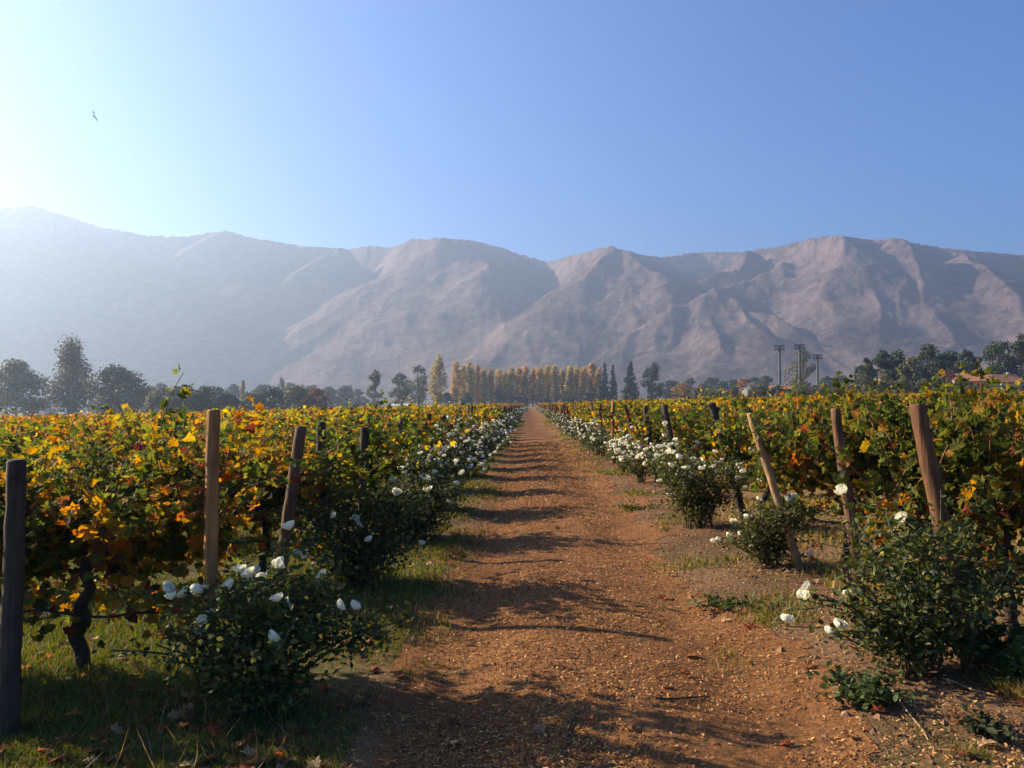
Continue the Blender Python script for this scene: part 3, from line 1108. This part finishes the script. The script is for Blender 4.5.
def grass():
    g = np.random.default_rng(12)
    # green: the left field under the vines and both verges
    n = 150000
    d = 3.2 + (g.random(n) ** 1.9) * 26
    x = -g.uniform(.75, 1, n) * 0 + g.uniform(-1, 0, n) * (d * .70 - .6) - .85
    dens = fbm(x * 1.1, d * 1.1, 21, 3) * 1.25 + .25 * np.clip((-x - 1.0) / 1.0, -1, 1)
    k = g.random(n) < np.clip((dens - .42) * 3.2, 0.02, 1)
    x, y = x[k], d[k]
    n = len(x)
    big = fbm(x * .8 + 5, y * .8, 25, 2)
    h = (.035 + .13 * np.clip(big - .2, 0, 1)) * g.uniform(.5, 1.4, n)
    w = np.maximum(.005, y * .0011) * g.uniform(.7, 1.3, n)
    pal = np.array([(.055, .075, .014), (.095, .11, .02), (.14, .135, .03), (.20, .155, .06), (.12, .14, .024)])
    col = pal[g.choice(5, n, p=(.22, .2, .24, .16, .18))] * g.uniform(.75, 1.25, (n, 1))
    place_blades('green_grass', x, y, h, w, col, 1)
    # verges right and left: short tufts
    n = 90000
    y = 3.6 + (g.random(n) ** 2.2) * 75
    sd = g.random(n) < .48
    x = np.where(sd, -1.02 + g.normal(size=n) * .24, 1.88 + g.normal(size=n) * .34)
    dens = fbm(x * 1.6, y * 1.0, 23, 3)
    k = g.random(n) < np.clip((dens - .47) * 6, 0.0, 1)
    x, y, sd = x[k], y[k], sd[k]; n = len(x)
    h = (.03 + .05 * g.random(n)); w = np.maximum(.006, y * .0016)
    pal = np.array([(.07, .085, .018), (.20, .15, .045), (.27, .19, .06), (.13, .12, .03)])
    col = pal[g.choice(4, n, p=(.35, .25, .15, .25))] * g.uniform(.75, 1.25, (n, 1))
    col = np.where(sd[:, None], col * .75, col)  # left verge blades darkened to imitate the shadows lying there
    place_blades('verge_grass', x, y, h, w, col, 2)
    # dry grass right under the vines
    n = 90000
    y = 4.2 + (g.random(n) ** 1.7) * 26
    x = 2.5 + g.random(n) * (y * .66 - .6)
    dens = fbm(x * .9, y * 1.3, 27, 3) + .20 * np.cos((y - 6.4) / 2.75 * 6.283)
    k = g.random(n) < np.clip((dens - .36) * 3.0, 0.02, 1)
    x, y = x[k], y[k]; n = len(x)
    h = (.04 + .10 * g.random(n)); w = np.maximum(.005, y * .0012)
    pal = np.array([(.34, .23, .07), (.28, .17, .055), (.40, .29, .10), (.16, .14, .03)])
    col = pal[g.choice(4, n, p=(.4, .25, .2, .15))] * g.uniform(.75, 1.2, (n, 1))
    place_blades('dry_grass', x, y, h, w, col, 3)
    n = 170
    y = 3.3 + g.random(n) ** 1.5 * 3.2
    x = np.where(g.random(n) < .7, -1.15 - np.abs(g.normal(size=n)) * .45, -1.4 - g.random(n) * y * .3)
    col = np.array((.36, .24, .12)) * g.uniform(.6, 1.2, (n, 1))
    place_blades('dry_stalks', x, y, g.uniform(.08, .24, n), g.uniform(.003, .005, n), col, 4, .75)


grass()


def litter():
    g = np.random.default_rng(14)
    # bark chips on the path
    chip_v = np.array([(-.5, -.16, 0), (0, -.20, .07), (.5, -.12, 0), (.46, .14, .02), (0, .2, .1), (-.5, .16, .03)])
    chip_f = np.array([(0, 1, 4, 5), (1, 2, 3, 4)])
    n = 150000
    y = 3.2 + (g.random(n) ** 2.3) * 30
    x = .35 + g.normal(size=n) * .62
    wide = g.random(n) < .45
    x = np.where(wide, g.uniform(-1.05, 2.6, n), x)
    k = .55 * vnoise(x * 2.2, y * 2.2, 46) + .6 * vnoise(x * .9, y * .6, 47) + g.random(n) * .5 > .62
    x, y = x[k], y[k]; n = len(x)
    sz = np.maximum(g.uniform(.006, .023, n), y * .0018 * g.uniform(.6, 1.2, n))
    pal = np.array([(.31, .125, .034), (.20, .076, .022), (.44, .22, .07), (.075, .034, .016), (.52, .31, .12)])
    col = pal[g.choice(5, n, p=(.34, .26, .2, .13, .07))] * g.uniform(.75, 1.2, (n, 1))
    Nn = np.stack([g.normal(size=n) * .45, g.normal(size=n) * .45, np.ones(n)], 1)
    s = Soup()
    s.inst(chip_v, chip_f, np.stack([x, y, gz(x, y) + .008 + .006 * g.random(n)], 1), frames(Nn, g.uniform(0, 6.28, n)), np.stack([sz, sz * g.uniform(.5, 1.3, n), sz], 1), col)
    tag(s.build('bark_chips', M['litter']), kind='stuff')
    # clods of soil off the path
    n = 9000
    y = 3.4 + (g.random(n) ** 1.8) * 16; x = g.uniform(1.2, 6.5, n)
    oc = np.array([(.5, 0, .0), (0, .45, 0), (-.5, .05, 0), (.05, -.5, 0), (0, 0, .38), (0, 0, -.3)])
    of = np.array([(0, 1, 4), (1, 2, 4), (2, 3, 4), (3, 0, 4), (1, 0, 5), (2, 1, 5), (3, 2, 5), (0, 3, 5)])
    s = Soup()
    s.inst(oc, of, np.stack([x, y, gz(x, y) + .002], 1), frames(np.stack([g.normal(size=n) * .3, g.normal(size=n) * .3, np.ones(n)], 1), g.uniform(0, 6.28, n)),
           g.uniform(.008, .035, n) * (1 + 1.3 * (g.random(n) < .05)), np.array((.20, .105, .052)) * g.uniform(.6, 1.4, (n, 1)))
    tag(s.build('soil_clods', M['litter']), kind='stuff')
    # fallen vine leaves
    n = 1500
    y = 3.3 + (g.random(n) ** 1.8) * 16
    x = np.where(g.random(n) < .6, -.9 - g.random(n) * (y * .62 - .4), np.where(g.random(n) < .85, 2.3 + g.random(n) * (y * .62 - .8), g.uniform(-1.2, 2.4, n)))
    pal = np.array([(.26, .12, .05), (.20, .085, .04), (.40, .27, .16), (.28, .10, .045), (.14, .07, .04)])
    col = pal[g.choice(5, n)] * g.uniform(.7, 1.2, (n, 1))
    Nn = np.stack([g.normal(size=n) * .4, g.normal(size=n) * .4, np.ones(n)], 1)
    s = Soup()
    lv = LOBED_V.copy(); lv[:, 2] *= 1.1
    s.inst(lv, LOBED_F, np.stack([x, y, gz(x, y) + .022], 1), frames(Nn, g.uniform(0, 6.28, n)), g.uniform(.04, .085, n), col)
    tag(s.build('fallen_leaves', M['vine_leaf']), kind='stuff')


litter()


# weeds and sticks that stand out one by one
def weed(x, y, r, h, n, lab, seed, col, leaf='oval'):
    g = np.random.default_rng(seed)
    o = link('weed', None, None, (x, y, gz1(x, y)))
    s = Soup(); st = Soup()
    P = []; Nn = []
    for k in range(max(6, n // 22)):
        a = g.uniform(0, 6.28); q = r * math.sqrt(g.random()); e = np.array([math.cos(a) * q, math.sin(a) * q, h * g.uniform(.4, 1)])
        st.tube([(0, 0, -.02), tuple(e * .5 + np.array([0, 0, h * .12])), tuple(e)], [.004, .003, .0015], 4, (.08, .09, .03), cap=False)
        for m_ in range(22):
            t = g.uniform(.2, 1.05); P.append(e * t + g.normal(size=3) * np.array([.035, .035, .02]) + np.array([0, 0, h * .12 * (1 - t)])); Nn.append(np.array([0, 0, .8]) + g.normal(size=3) * .5)
    P = np.array(P); P[:, 2] = np.maximum(P[:, 2], .012); Nn = np.array(Nn)
    c = np.array(col) * g.uniform(.65, 1.35, (len(P), 1))
    s.inst(OVAL_V if leaf == 'oval' else LOBED_V, OVAL_F if leaf == 'oval' else LOBED_F, P, frames(Nn, g.uniform(0, 6.28, len(P))), g.uniform(.03, .06, len(P)) * (1 if leaf == 'oval' else 1.3), c)
    st.build('stem', M['bark'], o); s.build('foliage', M['rose_leaf'], o)
    tag(o, lab, 'weed', 'weeds on the ground')


def gpos(px, py):
    v = ray(px, py); k = CAM_H / -v.z
    return v.x * k, v.y * k


x, y = gpos(868, 712); weed(x, y, .24, .15, 420, 'low green weed on bare soil below the nearest right rose bush', 1, (.05, .07, .02))
x, y = gpos(1008, 690); weed(x, y, .30, .28, 520, 'leafy green weed at the right edge beside the thick post', 2, (.045, .07, .02), 'lobed')
x, y = gpos(968, 640); weed(x, y, .20, .30, 200, 'dark leafy weed between thick leaning post and right edge', 3, (.035, .05, .016))
x, y = gpos(725, 610); weed(x, y, .30, .05, 220, 'flat green weed on soil left of the second right rose bush', 4, (.06, .075, .02))
x, y = gpos(985, 745); weed(x, y, .12, .10, 80, 'small dark weed in the bottom right corner of the soil', 5, (.03, .035, .015))
x, y = gpos(640, 512); weed(x, y, .35, .07, 180, 'flat yellowish weed patch beside the path before big round rose', 6, (.11, .11, .03))
for k, (a, b, lab) in enumerate((((890, 700), (930, 752), 'thin pale stick on the soil under the low green weed'), ((575, 715), (562, 755), 'short dark stick lying on the path'),
                                 ((655, 702), (712, 696), 'thin brown twig lying across the path at centre'), ((940, 690), (1000, 712), 'pale dry twig on bare soil at the right'))):
    (x0, y0), (x1, y1) = gpos(*a), gpos(*b)
    s = Soup()
    pts = []
    for i in range(6):
        t = i / 5; xx, yy = x0 + (x1 - x0) * t + .008 * math.sin(i * 2.1), y0 + (y1 - y0) * t
        pts.append((xx, yy, gz1(xx, yy) + .018))
    s.tube(pts, [.006, .0065, .006, .005, .004, .003], 5, (.30, .19, .10) if 'pale' in lab else (.10, .06, .035))
    tag(s.build('stick', M['bark']), lab, 'stick')


# ------------------------------------------------------------------ trees
def tree_soup(seed, h, w, style, pal, leaf=.55, n=2600):
    """returns trunk, crown: tapered trunk with limbs, a crown of leaf clumps spread through its volume"""
    g = np.random.default_rng(seed)
    tr = Soup(); cr = Soup()
    bark = (.10, .085, .07) if style != 'poplar' else (.26, .23, .19)
    trunk_top = {'round': .72, 'open': .88, 'poplar': .9, 'conifer': .97, 'bush': .5, 'pine': .9}[style] * h
    pts = [(0, 0, -.6)]; rad = [h * .022]
    for i in range(1, 7):
        t = i / 6
        pts.append((g.normal() * .012 * h * t, g.normal() * .012 * h * t, trunk_top * t)); rad.append(h * ((.018 if style != 'conifer' else .010) * (1 - t) + .002))
    tr.tube(pts, rad, 7, bark)
    cl = []
    if style in ('round', 'open', 'bush'):
        nc = {'round': 60, 'open': 46, 'bush': 34}[style]
        z0 = {'round': .06, 'open': .08, 'bush': .03}[style]
        for i in range(nc):
            t = g.random()
            z = h * (z0 + (1 - z0) * t)
            prof = max(0, 1 - (abs(t - .42) / (.42 if t < .42 else .60)) ** 2.2) * .9 + .1 - .0 * t
            if style == 'open': prof = prof * (0.75 + .4 * float(vnoise(z * .35, seed, 5)))
            if style == 'bush': prof = math.sqrt(max(0, 1 - t ** 2))
            rr = w / 2 * prof * math.sqrt(g.random()); a = g.uniform(0, 6.28)
            c = np.array([math.cos(a) * rr, math.sin(a) * rr, z])
            cl.append((c, w * g.uniform(.10, .20), g.uniform(.8, 1.2)))
            b = np.array(pts[min(5, max(1, int(t * 5)))]); 
            tr.tube([tuple(b), tuple((b + c) / 2 + np.array([0, 0, .04 * h])), tuple(c)], [h * .007, h * .005, h * .002], 5, bark, cap=False)
    elif style == 'poplar':
        for i in range(40):
            t = i / 40 + g.uniform(-.02, .02)
            prof = (math.sin(math.pi * min(1, max(0.02, t * .93 + .07)) ** .75)) ** .6
            rr = w / 2 * prof * g.uniform(.1, .8); a = g.uniform(0, 6.28)
            cl.append((np.array([math.cos(a) * rr, math.sin(a) * rr, h * (.14 + .85 * t)]), w * g.uniform(.15, .26), g.uniform(.8, 1.25)))
        for i in range(6):
            a = g.uniform(0, 6.28); q = w * .22
            tr.tube([(0, 0, h * .08), (math.cos(a) * q, math.sin(a) * q, h * .3), (math.cos(a) * q * 1.1, math.sin(a) * q * 1.1, h * .8)], [h * .008, h * .005, h * .001], 5, bark, cap=False)
    else:
        nt_ = 15 if style == 'conifer' else 9
        for i in range(nt_):
            t = (i + .5) / nt_
            rr = w / 2 * (1 - t) ** (.85 if style == 'conifer' else .55) * g.uniform(.75, 1.15)
            z = h * (.10 + .9 * t)
            for q in range(6 if style == 'conifer' else 5):
                a = g.uniform(0, 6.28); 
                for f_ in (.35, .8):
                    cl.append((np.array([math.cos(a) * rr * f_, math.sin(a) * rr * f_, z - .03 * h * f_]), max(.25, w * .07 + rr * .12), g.uniform(.8, 1.15)))
                tr.tube([(0, 0, z), (math.cos(a) * rr * .9, math.sin(a) * rr * .9, z - .02 * h)], [h * .004, h * .0015], 4, bark, cap=False)
    cs = np.array([c for c, r_, b in cl]); rs = np.array([r_ for c, r_, b in cl]); bs = np.array([b for c, r_, b in cl])
    k = g.choice(len(cl), n, p=rs ** 2 / (rs ** 2).sum())
    dv = rand_dirs(g, n) * (g.random(n) ** .45)[:, None] * np.array([1, 1, .8 if style != 'poplar' else 1.9])
    P = cs[k] + dv * rs[k][:, None]
    P[:, 2] = np.maximum(P[:, 2], .1)
    pal = np.array(pal)
    col = pal[g.integers(0, len(pal), n)] * (bs[k] * g.uniform(.75, 1.25, n))[:, None]
    Nn = dv + g.normal(size=(n, 3)) * .6 + np.array([0, 0, .3])
    cr.inst(PENT_V, PENT_F, P, frames(Nn, g.uniform(0, 6.28, n)), leaf * g.uniform(.55, 1.25, n), col)
    return tr, cr


DKG = [(.030, .042, .018), (.042, .056, .024), (.06, .068, .03)]
OLV = [(.065, .068, .028), (.095, .092, .038), (.125, .11, .045)]
AUT = [(.24, .13, .035), (.32, .18, .045), (.16, .10, .035)]
GLD = [(.50, .30, .06), (.44, .24, .05), (.34, .22, .06)]
PIN = [(.020, .032, .018), (.03, .042, .024)]
_tm = {}


def tree(px, top, base_px, d, style, pal, name, label, cat='tree', group=None, wpx=None, seed=None, leaf=None, n=2600, var=None):
    """a tree seen at column px, its top at row top; stands on the ground d metres off"""
    x = at(px, d)
    z = gz1(x, d)
    v = ray(px, top); ztop = CAM_H + v.z / v.y * d
    h = ztop - z
    w = (wpx or 30) / F * d
    key = var if var is not None else ('one', px, top, d)
    if key not in _tm:
        tr, cr = tree_soup(seed if seed is not None else int(px * 7 + top), h, w, style, pal, leaf or max(.35, d * .0019), n)
        _tm[key] = (tr.mesh('trunk', M['bark'], True), cr.mesh('crown', M['tree_leaf']), h, w)
    a, b, h0, w0 = _tm[key]
    o = link(name, None, None, (x, d, z), pr.uniform(0, 6.28) if var is not None else 0)
    o.scale = (w / w0, w / w0, h / h0)
    link('trunk', a, o); link('crown', b, o)
    tag(o, label, cat, group)
    return o


# left
tree(16, 364, 0, 285, 'round', OLV, 'broadleaf_tree', 'grey green tree at the left edge beyond the vines', wpx=62, n=6500, leaf=.75)
tree(71, 345, 0, 280, 'poplar', OLV, 'eucalyptus_tree', 'tall slender airy tree standing highest at far left', wpx=44, n=6500, leaf=.7, seed=21)
tree(119, 370, 0, 275, 'round', OLV, 'broadleaf_tree', 'wide grey tree right of the tallest slender left tree', wpx=60, n=6500, leaf=.75)
for k, (px, top, w, pal) in enumerate(((163, 391, 34, OLV), (184, 387, 40, DKG), (207, 389, 44, DKG), (226, 395, 26, OLV))):
    tree(px, top, 0, 260, 'bush', pal, 'shrub_tree', ('low dark hedge tree', 'rounded dark low tree', 'broad dark low tree', 'small olive low tree')[k] + ' in the clump behind the tall orange post', group='low trees in the left hedge', wpx=w * 1.15, n=3000, leaf=.7)
for k, (px, top, w, pal) in enumerate(((252, 393, 30, DKG), (272, 391, 36, DKG), (295, 389, 40, OLV), (316, 391, 30, AUT))):
    tree(px, top, 0, 300, 'bush', pal, 'shrub_tree', ('leftmost dark', 'second dark', 'tallest olive', 'autumn brown')[k] + ' low tree in the hedge left of the field centre', group='low trees in the middle hedge', wpx=w * 1.15, n=2800, leaf=.75)
tree(243, 380, 0, 420, 'conifer', AUT, 'cypress_tree', 'thin pointed brownish tree between the two left hedges', wpx=12, n=1100, leaf=1.0)
far_px = [(145, 388, 24), (160, 384, 22), (215, 388, 28), (232, 386, 24), (262, 385, 22), (290, 384, 26), (310, 387, 26), (330, 388, 24), (345, 386, 22), (358, 390, 20), (282, 380, 9), (48, 398, 26), (96, 398, 22)]
for k, (px, top, w) in enumerate(far_px):
    tree(px, top, 0, 560 + 20 * (k % 3), 'round', DKG, 'distant_tree', 'pale hazy distant tree behind the left hedges', group='hazy distant trees on the left', wpx=w, var=('far', k % 4), n=1800, leaf=1.3)
# middle
tree(375, 371, 0, 430, 'open', OLV, 'eucalyptus_tree', 'thin airy tree standing alone left of the poplars', wpx=17, n=1600)
tree(399, 374, 0, 450, 'round', DKG, 'broadleaf_tree', 'dark round tree left of the yellow green poplar', wpx=24, n=1800)
tree(418, 368, 0, 460, 'round', OLV, 'broadleaf_tree', 'tall olive tree just left of the yellow green poplar', wpx=28, n=1900)
tree(438, 359, 0, 440, 'poplar', [(.34, .26, .05), (.24, .22, .05), (.40, .30, .06)], 'poplar_tree', 'tallest yellow poplar at the left end of the poplar row', wpx=20, n=2600)
pop = [(456, 364, 11), (463, 366, 9), (470, 365, 10), (477, 367, 8), (484, 368, 9), (491, 369, 9), (499, 369, 9), (505, 370, 9), (511, 366, 11), (518, 367, 10), (525, 367, 9), (533, 367, 9), (540, 366, 11), (548, 368, 9), (555, 367, 10), (562, 369, 8), (570, 368, 9), (577, 366, 12), (584, 367, 10), (592, 366, 12), (599, 369, 9)]
for k, (px, top, w) in enumerate(pop):
    tree(px, top + pr.uniform(-2, 4), 0, 470 + (k % 2) * 12, 'poplar', [(.50, .33, .09), (.42, .28, .08), (.34, .24, .08)], 'poplar_tree', 'slim golden poplar in the row closing the path', group='row of golden poplars beyond the vineyard', wpx=w * 1.42, var=('pop', k % 6), n=2000, leaf=.8)
for k, (px, top, w) in enumerate(((447, 394, 16), (468, 395, 18), (495, 388, 20), (520, 396, 22), (545, 397, 18), (570, 395, 20), (590, 393, 18))):
    tree(px, top, 0, 455, 'bush', DKG, 'shrub_tree', 'dark low bush at the foot of the golden poplars', group='dark bushes below the poplars', wpx=w, var=('pb', k % 3), n=900)
tree(605, 362, 0, 465, 'conifer', PIN, 'conifer_tree', 'narrow dark conifer at the right end of the poplars', wpx=13, n=1600)
tree(613, 364, 0, 475, 'conifer', PIN, 'conifer_tree', 'second narrow conifer just right of the poplars', wpx=12, n=1600)
tree(631, 361, 0, 460, 'conifer', PIN, 'conifer_tree', 'broad twin topped dark conifer right of the poplars', wpx=24, n=2400)
tree(652, 364, 0, 455, 'open', DKG, 'broadleaf_tree', 'dark airy tree right of the broad conifer', wpx=24, n=2000)
tree(568, 399, 0, 320, 'bush', DKG, 'shrub', 'small round green shrub at the far end of the path', 'shrub', wpx=14, n=700)
for k, (px, top, w) in enumerate(((672, 381, 22), (690, 379, 22), (712, 379, 24), (722, 382, 20), (735, 380, 18), (755, 378, 20), (766, 377, 22), (828, 378, 22), (840, 376, 20))):
    tree(px, top, 0, 560 + 15 * (k % 3), 'round', DKG, 'distant_tree', 'grey hazy distant tree under the right mountains', group='hazy distant trees on the right', wpx=w, var=('far', k % 4), n=1800, leaf=1.3)
tree(682, 384, 0, 420, 'round', AUT, 'broadleaf_tree', 'brownish autumn tree right of the dark airy tree', wpx=20, n=1200)
tree(703, 385, 0, 410, 'round', OLV, 'broadleaf_tree', 'olive tree between two autumn trees right of centre', wpx=22, n=1200)
tree(745, 379, 0, 400, 'round', [(.26, .14, .05), (.22, .12, .05)], 'broadleaf_tree', 'orange autumn tree left of the floodlight masts', wpx=20, n=1400)
# right
tree(803, 352, 0, 330, 'open', OLV, 'eucalyptus_tree', 'airy grey tree standing behind the middle floodlight mast', wpx=36, n=2200)
for k, (px, top, w) in enumerate(((715, 391, 18), (735, 390, 22), (757, 387, 22), (778, 387, 20), (800, 386, 24), (822, 385, 24), (845, 385, 22), (856, 382, 20))):
    tree(px, top - 1, 0, 250, 'bush', OLV, 'shrub', 'olive shrub in the low hedge beyond the right vines', 'shrub', group='low hedge beyond the right vines', wpx=w, var=('rb', k % 3), n=900)
right = [(867, 360, 22, 'round', DKG, 'leftmost ragged dark tree of the right grove'), (884, 352, 22, 'round', DKG, 'second tall dark tree of the right grove'), (898, 353, 24, 'round', DKG, 'round dark tree beside the second tall right grove tree'),
         (912, 360, 26, 'round', OLV, 'olive tree in the middle of the right grove'), (930, 347, 26, 'round', DKG, 'highest dark tree in the middle right grove'), (949, 354, 26, 'round', DKG, 'dark tree behind the orange roofed houses'),
         (968, 354, 24, 'round', DKG, 'dark tree rising over the first orange roof'), (1000, 343, 34, 'round', DKG, 'big dark tree above the houses near the right edge'), (1026, 333, 26, 'round', DKG, 'tall dark tree cut by the right edge')]
for k, (px, top, w, sty, pal, lab) in enumerate(right):
    tree(px, top, 0, 232 + 6 * (k % 3), sty, pal, 'grove_tree', lab, group='dark trees in the right grove', wpx=w * 1.15, n=3800, leaf=.55)
for k, (px, top, w) in enumerate(((868, 375, 24), (885, 377, 26), (905, 378, 26), (925, 379, 24), (940, 377, 20), (985, 384, 22), (1015, 384, 22))):
    tree(px, top, 0, 205, 'bush', OLV, 'shrub', 'olive bush in front of the right grove', 'shrub', group='bushes before the right grove', wpx=w, var=('gb', k % 3), n=1100)
tree(951, 372, 0, 208, 'round', [(.09, .03, .03), (.12, .05, .04)], 'plum_tree', 'dark red small tree left of the first orange roof', wpx=13, n=900)

# ------------------------------------------------------------------ buildings and masts
def house(px, top, d, w, dep, wallh, roofh, rot, lab, wallc=(.26, .22, .17), roofc=(.30, .12, .06), nwin=3, name='house'):
    x = at(px, d); zg = gz1(x, d)
    v = ray(px, top); ztop = CAM_H + v.z / v.y * d
    z = max(zg, ztop - wallh - roofh) if name == 'house' else zg
    o = link(name, None, None, (x, d, zg), rot)
    up = z - zg
    s = Soup(); s.box((-w / 2, -dep / 2, -.3), (w / 2, dep / 2, wallh + up), wallc)
    s.raw([(-w / 2, -dep / 2, wallh + up), (-w / 2, dep / 2, wallh + up), (-w / 2, 0, wallh + up + roofh * .93), (w / 2, -dep / 2, wallh + up), (w / 2, dep / 2, wallh + up), (w / 2, 0, wallh + up + roofh * .93)], [(0, 1, 2), (3, 5, 4)], wallc)
    s.build('wall', M['plain'], o)
    e = .6; t = .18; hh = wallh + up
    r = Soup()
    prof = [(-dep / 2 - e, hh - e * roofh / (dep / 2)), (0, hh + roofh), (dep / 2 + e, hh - e * roofh / (dep / 2))]
    vs = []
    for xx in (-w / 2 - e, w / 2 + e):
        for (yy, zz) in prof: vs.append((xx, yy, zz + .02))
        for (yy, zz) in prof: vs.append((xx, yy, zz + t))
    r.raw(vs, [(0, 1, 7, 6), (1, 2, 8, 7), (3, 9, 10, 4), (4, 10, 11, 5), (0, 3, 4, 1), (1, 4, 5, 2), (6, 7, 10, 9), (7, 8, 11, 10), (0, 6, 9, 3), (2, 5, 11, 8)], roofc)
    ro = r.build('roof', M['plain'], o)
    if name == 'house':
        c = Soup().box((w * .2, -.4, hh + roofh * .5), (w * .2 + .7, .4, hh + roofh + .7), wallc); c.build('chimney', M['plain'], ro)
    for k in range(nwin):
        xx = -w / 2 + w * (k + .5) / nwin
        if k == nwin // 2 and nwin > 1:
            Soup().box((xx - .5, -dep / 2 - .05, -.2), (xx + .5, -dep / 2 - .003, up + 2.1), (.10, .06, .04)).build('door', M['plain'], o)
            continue
        wd = Soup().box((xx - .65, -dep / 2 - .05, up + 1.0), (xx + .65, -dep / 2 - .003, up + 2.1), (.7, .68, .62)).build('window', M['plain'], o)
        Soup().box((xx - .55, -dep / 2 - .062, up + 1.08), (xx + .55, -dep / 2 - .052, up + 2.02), (.03, .035, .04)).build('pane', M['metal'], wd)
    tag(o, lab, 'house' if name == 'house' else 'shed', 'low buildings around the vineyard')


house(969, 374, 222, 8, 7, 2.6, 1.9, R(-14), 'cream house with orange tiled roof below the dark right grove')
house(1003, 375, 220, 7, 7, 2.8, 1.9, R(12), 'orange roofed house nearest the right edge of the photo')
house(870, 382, 262, 9, 7, 2.8, 1.2, R(10), 'low house with orange roof left of the right grove', nwin=4)
house(781, 386, 270, 6.5, 6, 2.2, 1.0, R(-12), 'low orange roofed house below the left floodlight mast', nwin=4)
house(748, 388, 330, 3.2, 4, 2.0, .6, R(20), 'small white building beside the orange autumn tree', wallc=(.14, .14, .13), roofc=(.2, .2, .2), nwin=1)
house(401, 402, 330, 7, 6, 2.0, .9, R(0), 'small shed with pale grey roof left of the path end', roofc=(.55, .57, .60), wallc=(.3, .28, .25), nwin=2, name='shed')
house(430, 402, 345, 14, 6, 2.0, .8, R(4), 'long dark low shed at the foot of the yellow poplar', roofc=(.12, .13, .14), wallc=(.12, .11, .10), nwin=4, name='shed')


def mast(px, top, d, lab):
    x = at(px, d); z = gz1(x, d); v = ray(px, top); h = CAM_H + v.z / v.y * d - z
    o = link('floodlight_mast', None, None, (x, d, z), R(-15))
    Soup().tube([(0, 0, -.5), (0, 0, h * .5), (0, 0, h - .6)], [.50, .44, .36], 10, (.05, .05, .05)).build('pole', M['metal'], o)
    p = Soup(); p.box((-1.75, -.7, h - 1.85), (1.75, .7, h - 1.63), (.12, .12, .12)); p.box((-1.75, -.1, h - .62), (1.75, .1, h - .40), (.12, .12, .12))
    p.box((-1.2, -.08, h - 1.62), (-1.1, .08, h - .63), (.12, .12, .12)); p.box((1.1, -.08, h - 1.62), (1.2, .08, h - .63), (.12, .12, .12))
    p.build('lamp_frame', M['metal'], o)
    for i in range(4):
        for zz in (h - 1.45, h - .42):
            b = Soup(); xx = -1.35 + .9 * i
            b.tube([(xx, .28, zz + .25), (xx, .05, zz + .18), (xx, -.3, zz + .08)], [.18, .34, .40], 8, (.13, .13, .14))
            b.build('floodlight', M['metal'], o)
    tag(o, lab, 'floodlight', 'floodlight masts beyond the right vines')


mast(780, 345, 285, 'dark floodlight mast, leftmost of the three beyond the vines')
mast(800, 344, 285, 'middle floodlight mast before the airy grey tree')
mast(818, 354, 300, 'shortest floodlight mast, rightmost of the three')


# ------------------------------------------------------------------ birds
def bird(px, py, d, span, roll, lab, heading=0.0):
    v = ray(px, py); k = d / v.y
    o = link('bird', None, None, (v.x * k, d, CAM_H + v.z * k))
    dk = (.035, .03, .03)
    b = Soup()
    b.tube([(0, -.24, .0), (0, -.21, .01), (0, -.10, .015), (0, .02, 0), (0, .14, -.005), (0, .30, 0)], [.004, .022, .038, .045, .028, .03], 8, dk)
    bo = b.build('body', M['litter'], o, True)
    for sgn in (-1, 1):
        w = Soup()
        t = .006
        pl = [(.03, -.08, .01), (.28, -.13, .10), (.55, -.02, .06), (.50, .04, .06), (.26, .06, .09), (.03, .08, .01)]
        vs = [(sgn * a, bb, c) for a, bb, c in pl] + [(sgn * a, bb, c + t) for a, bb, c in pl]
        fs = [tuple(range(6)), tuple(range(11, 5, -1))] + [(i, (i + 1) % 6, (i + 1) % 6 + 6, i + 6) for i in range(6)]
        w.raw(vs, fs, dk); w.build('wing', M['litter'], o)
    o.scale = (span, span, span)
    o.rotation_euler = roll
    tag(o, lab, 'bird')


bird(94, 116, 60, .75, (R(10), R(62), R(60)), 'small dark bird gliding with tilted wings in the upper left sky')
bird(223, 269, 120, .5, (R(10), R(20), R(40)), 'tiny dark bird before the hazy left mountain')
bird(645, 245, 140, .5, (R(0), R(-25), R(-50)), 'tiny dark bird just above the ridge right of centre')
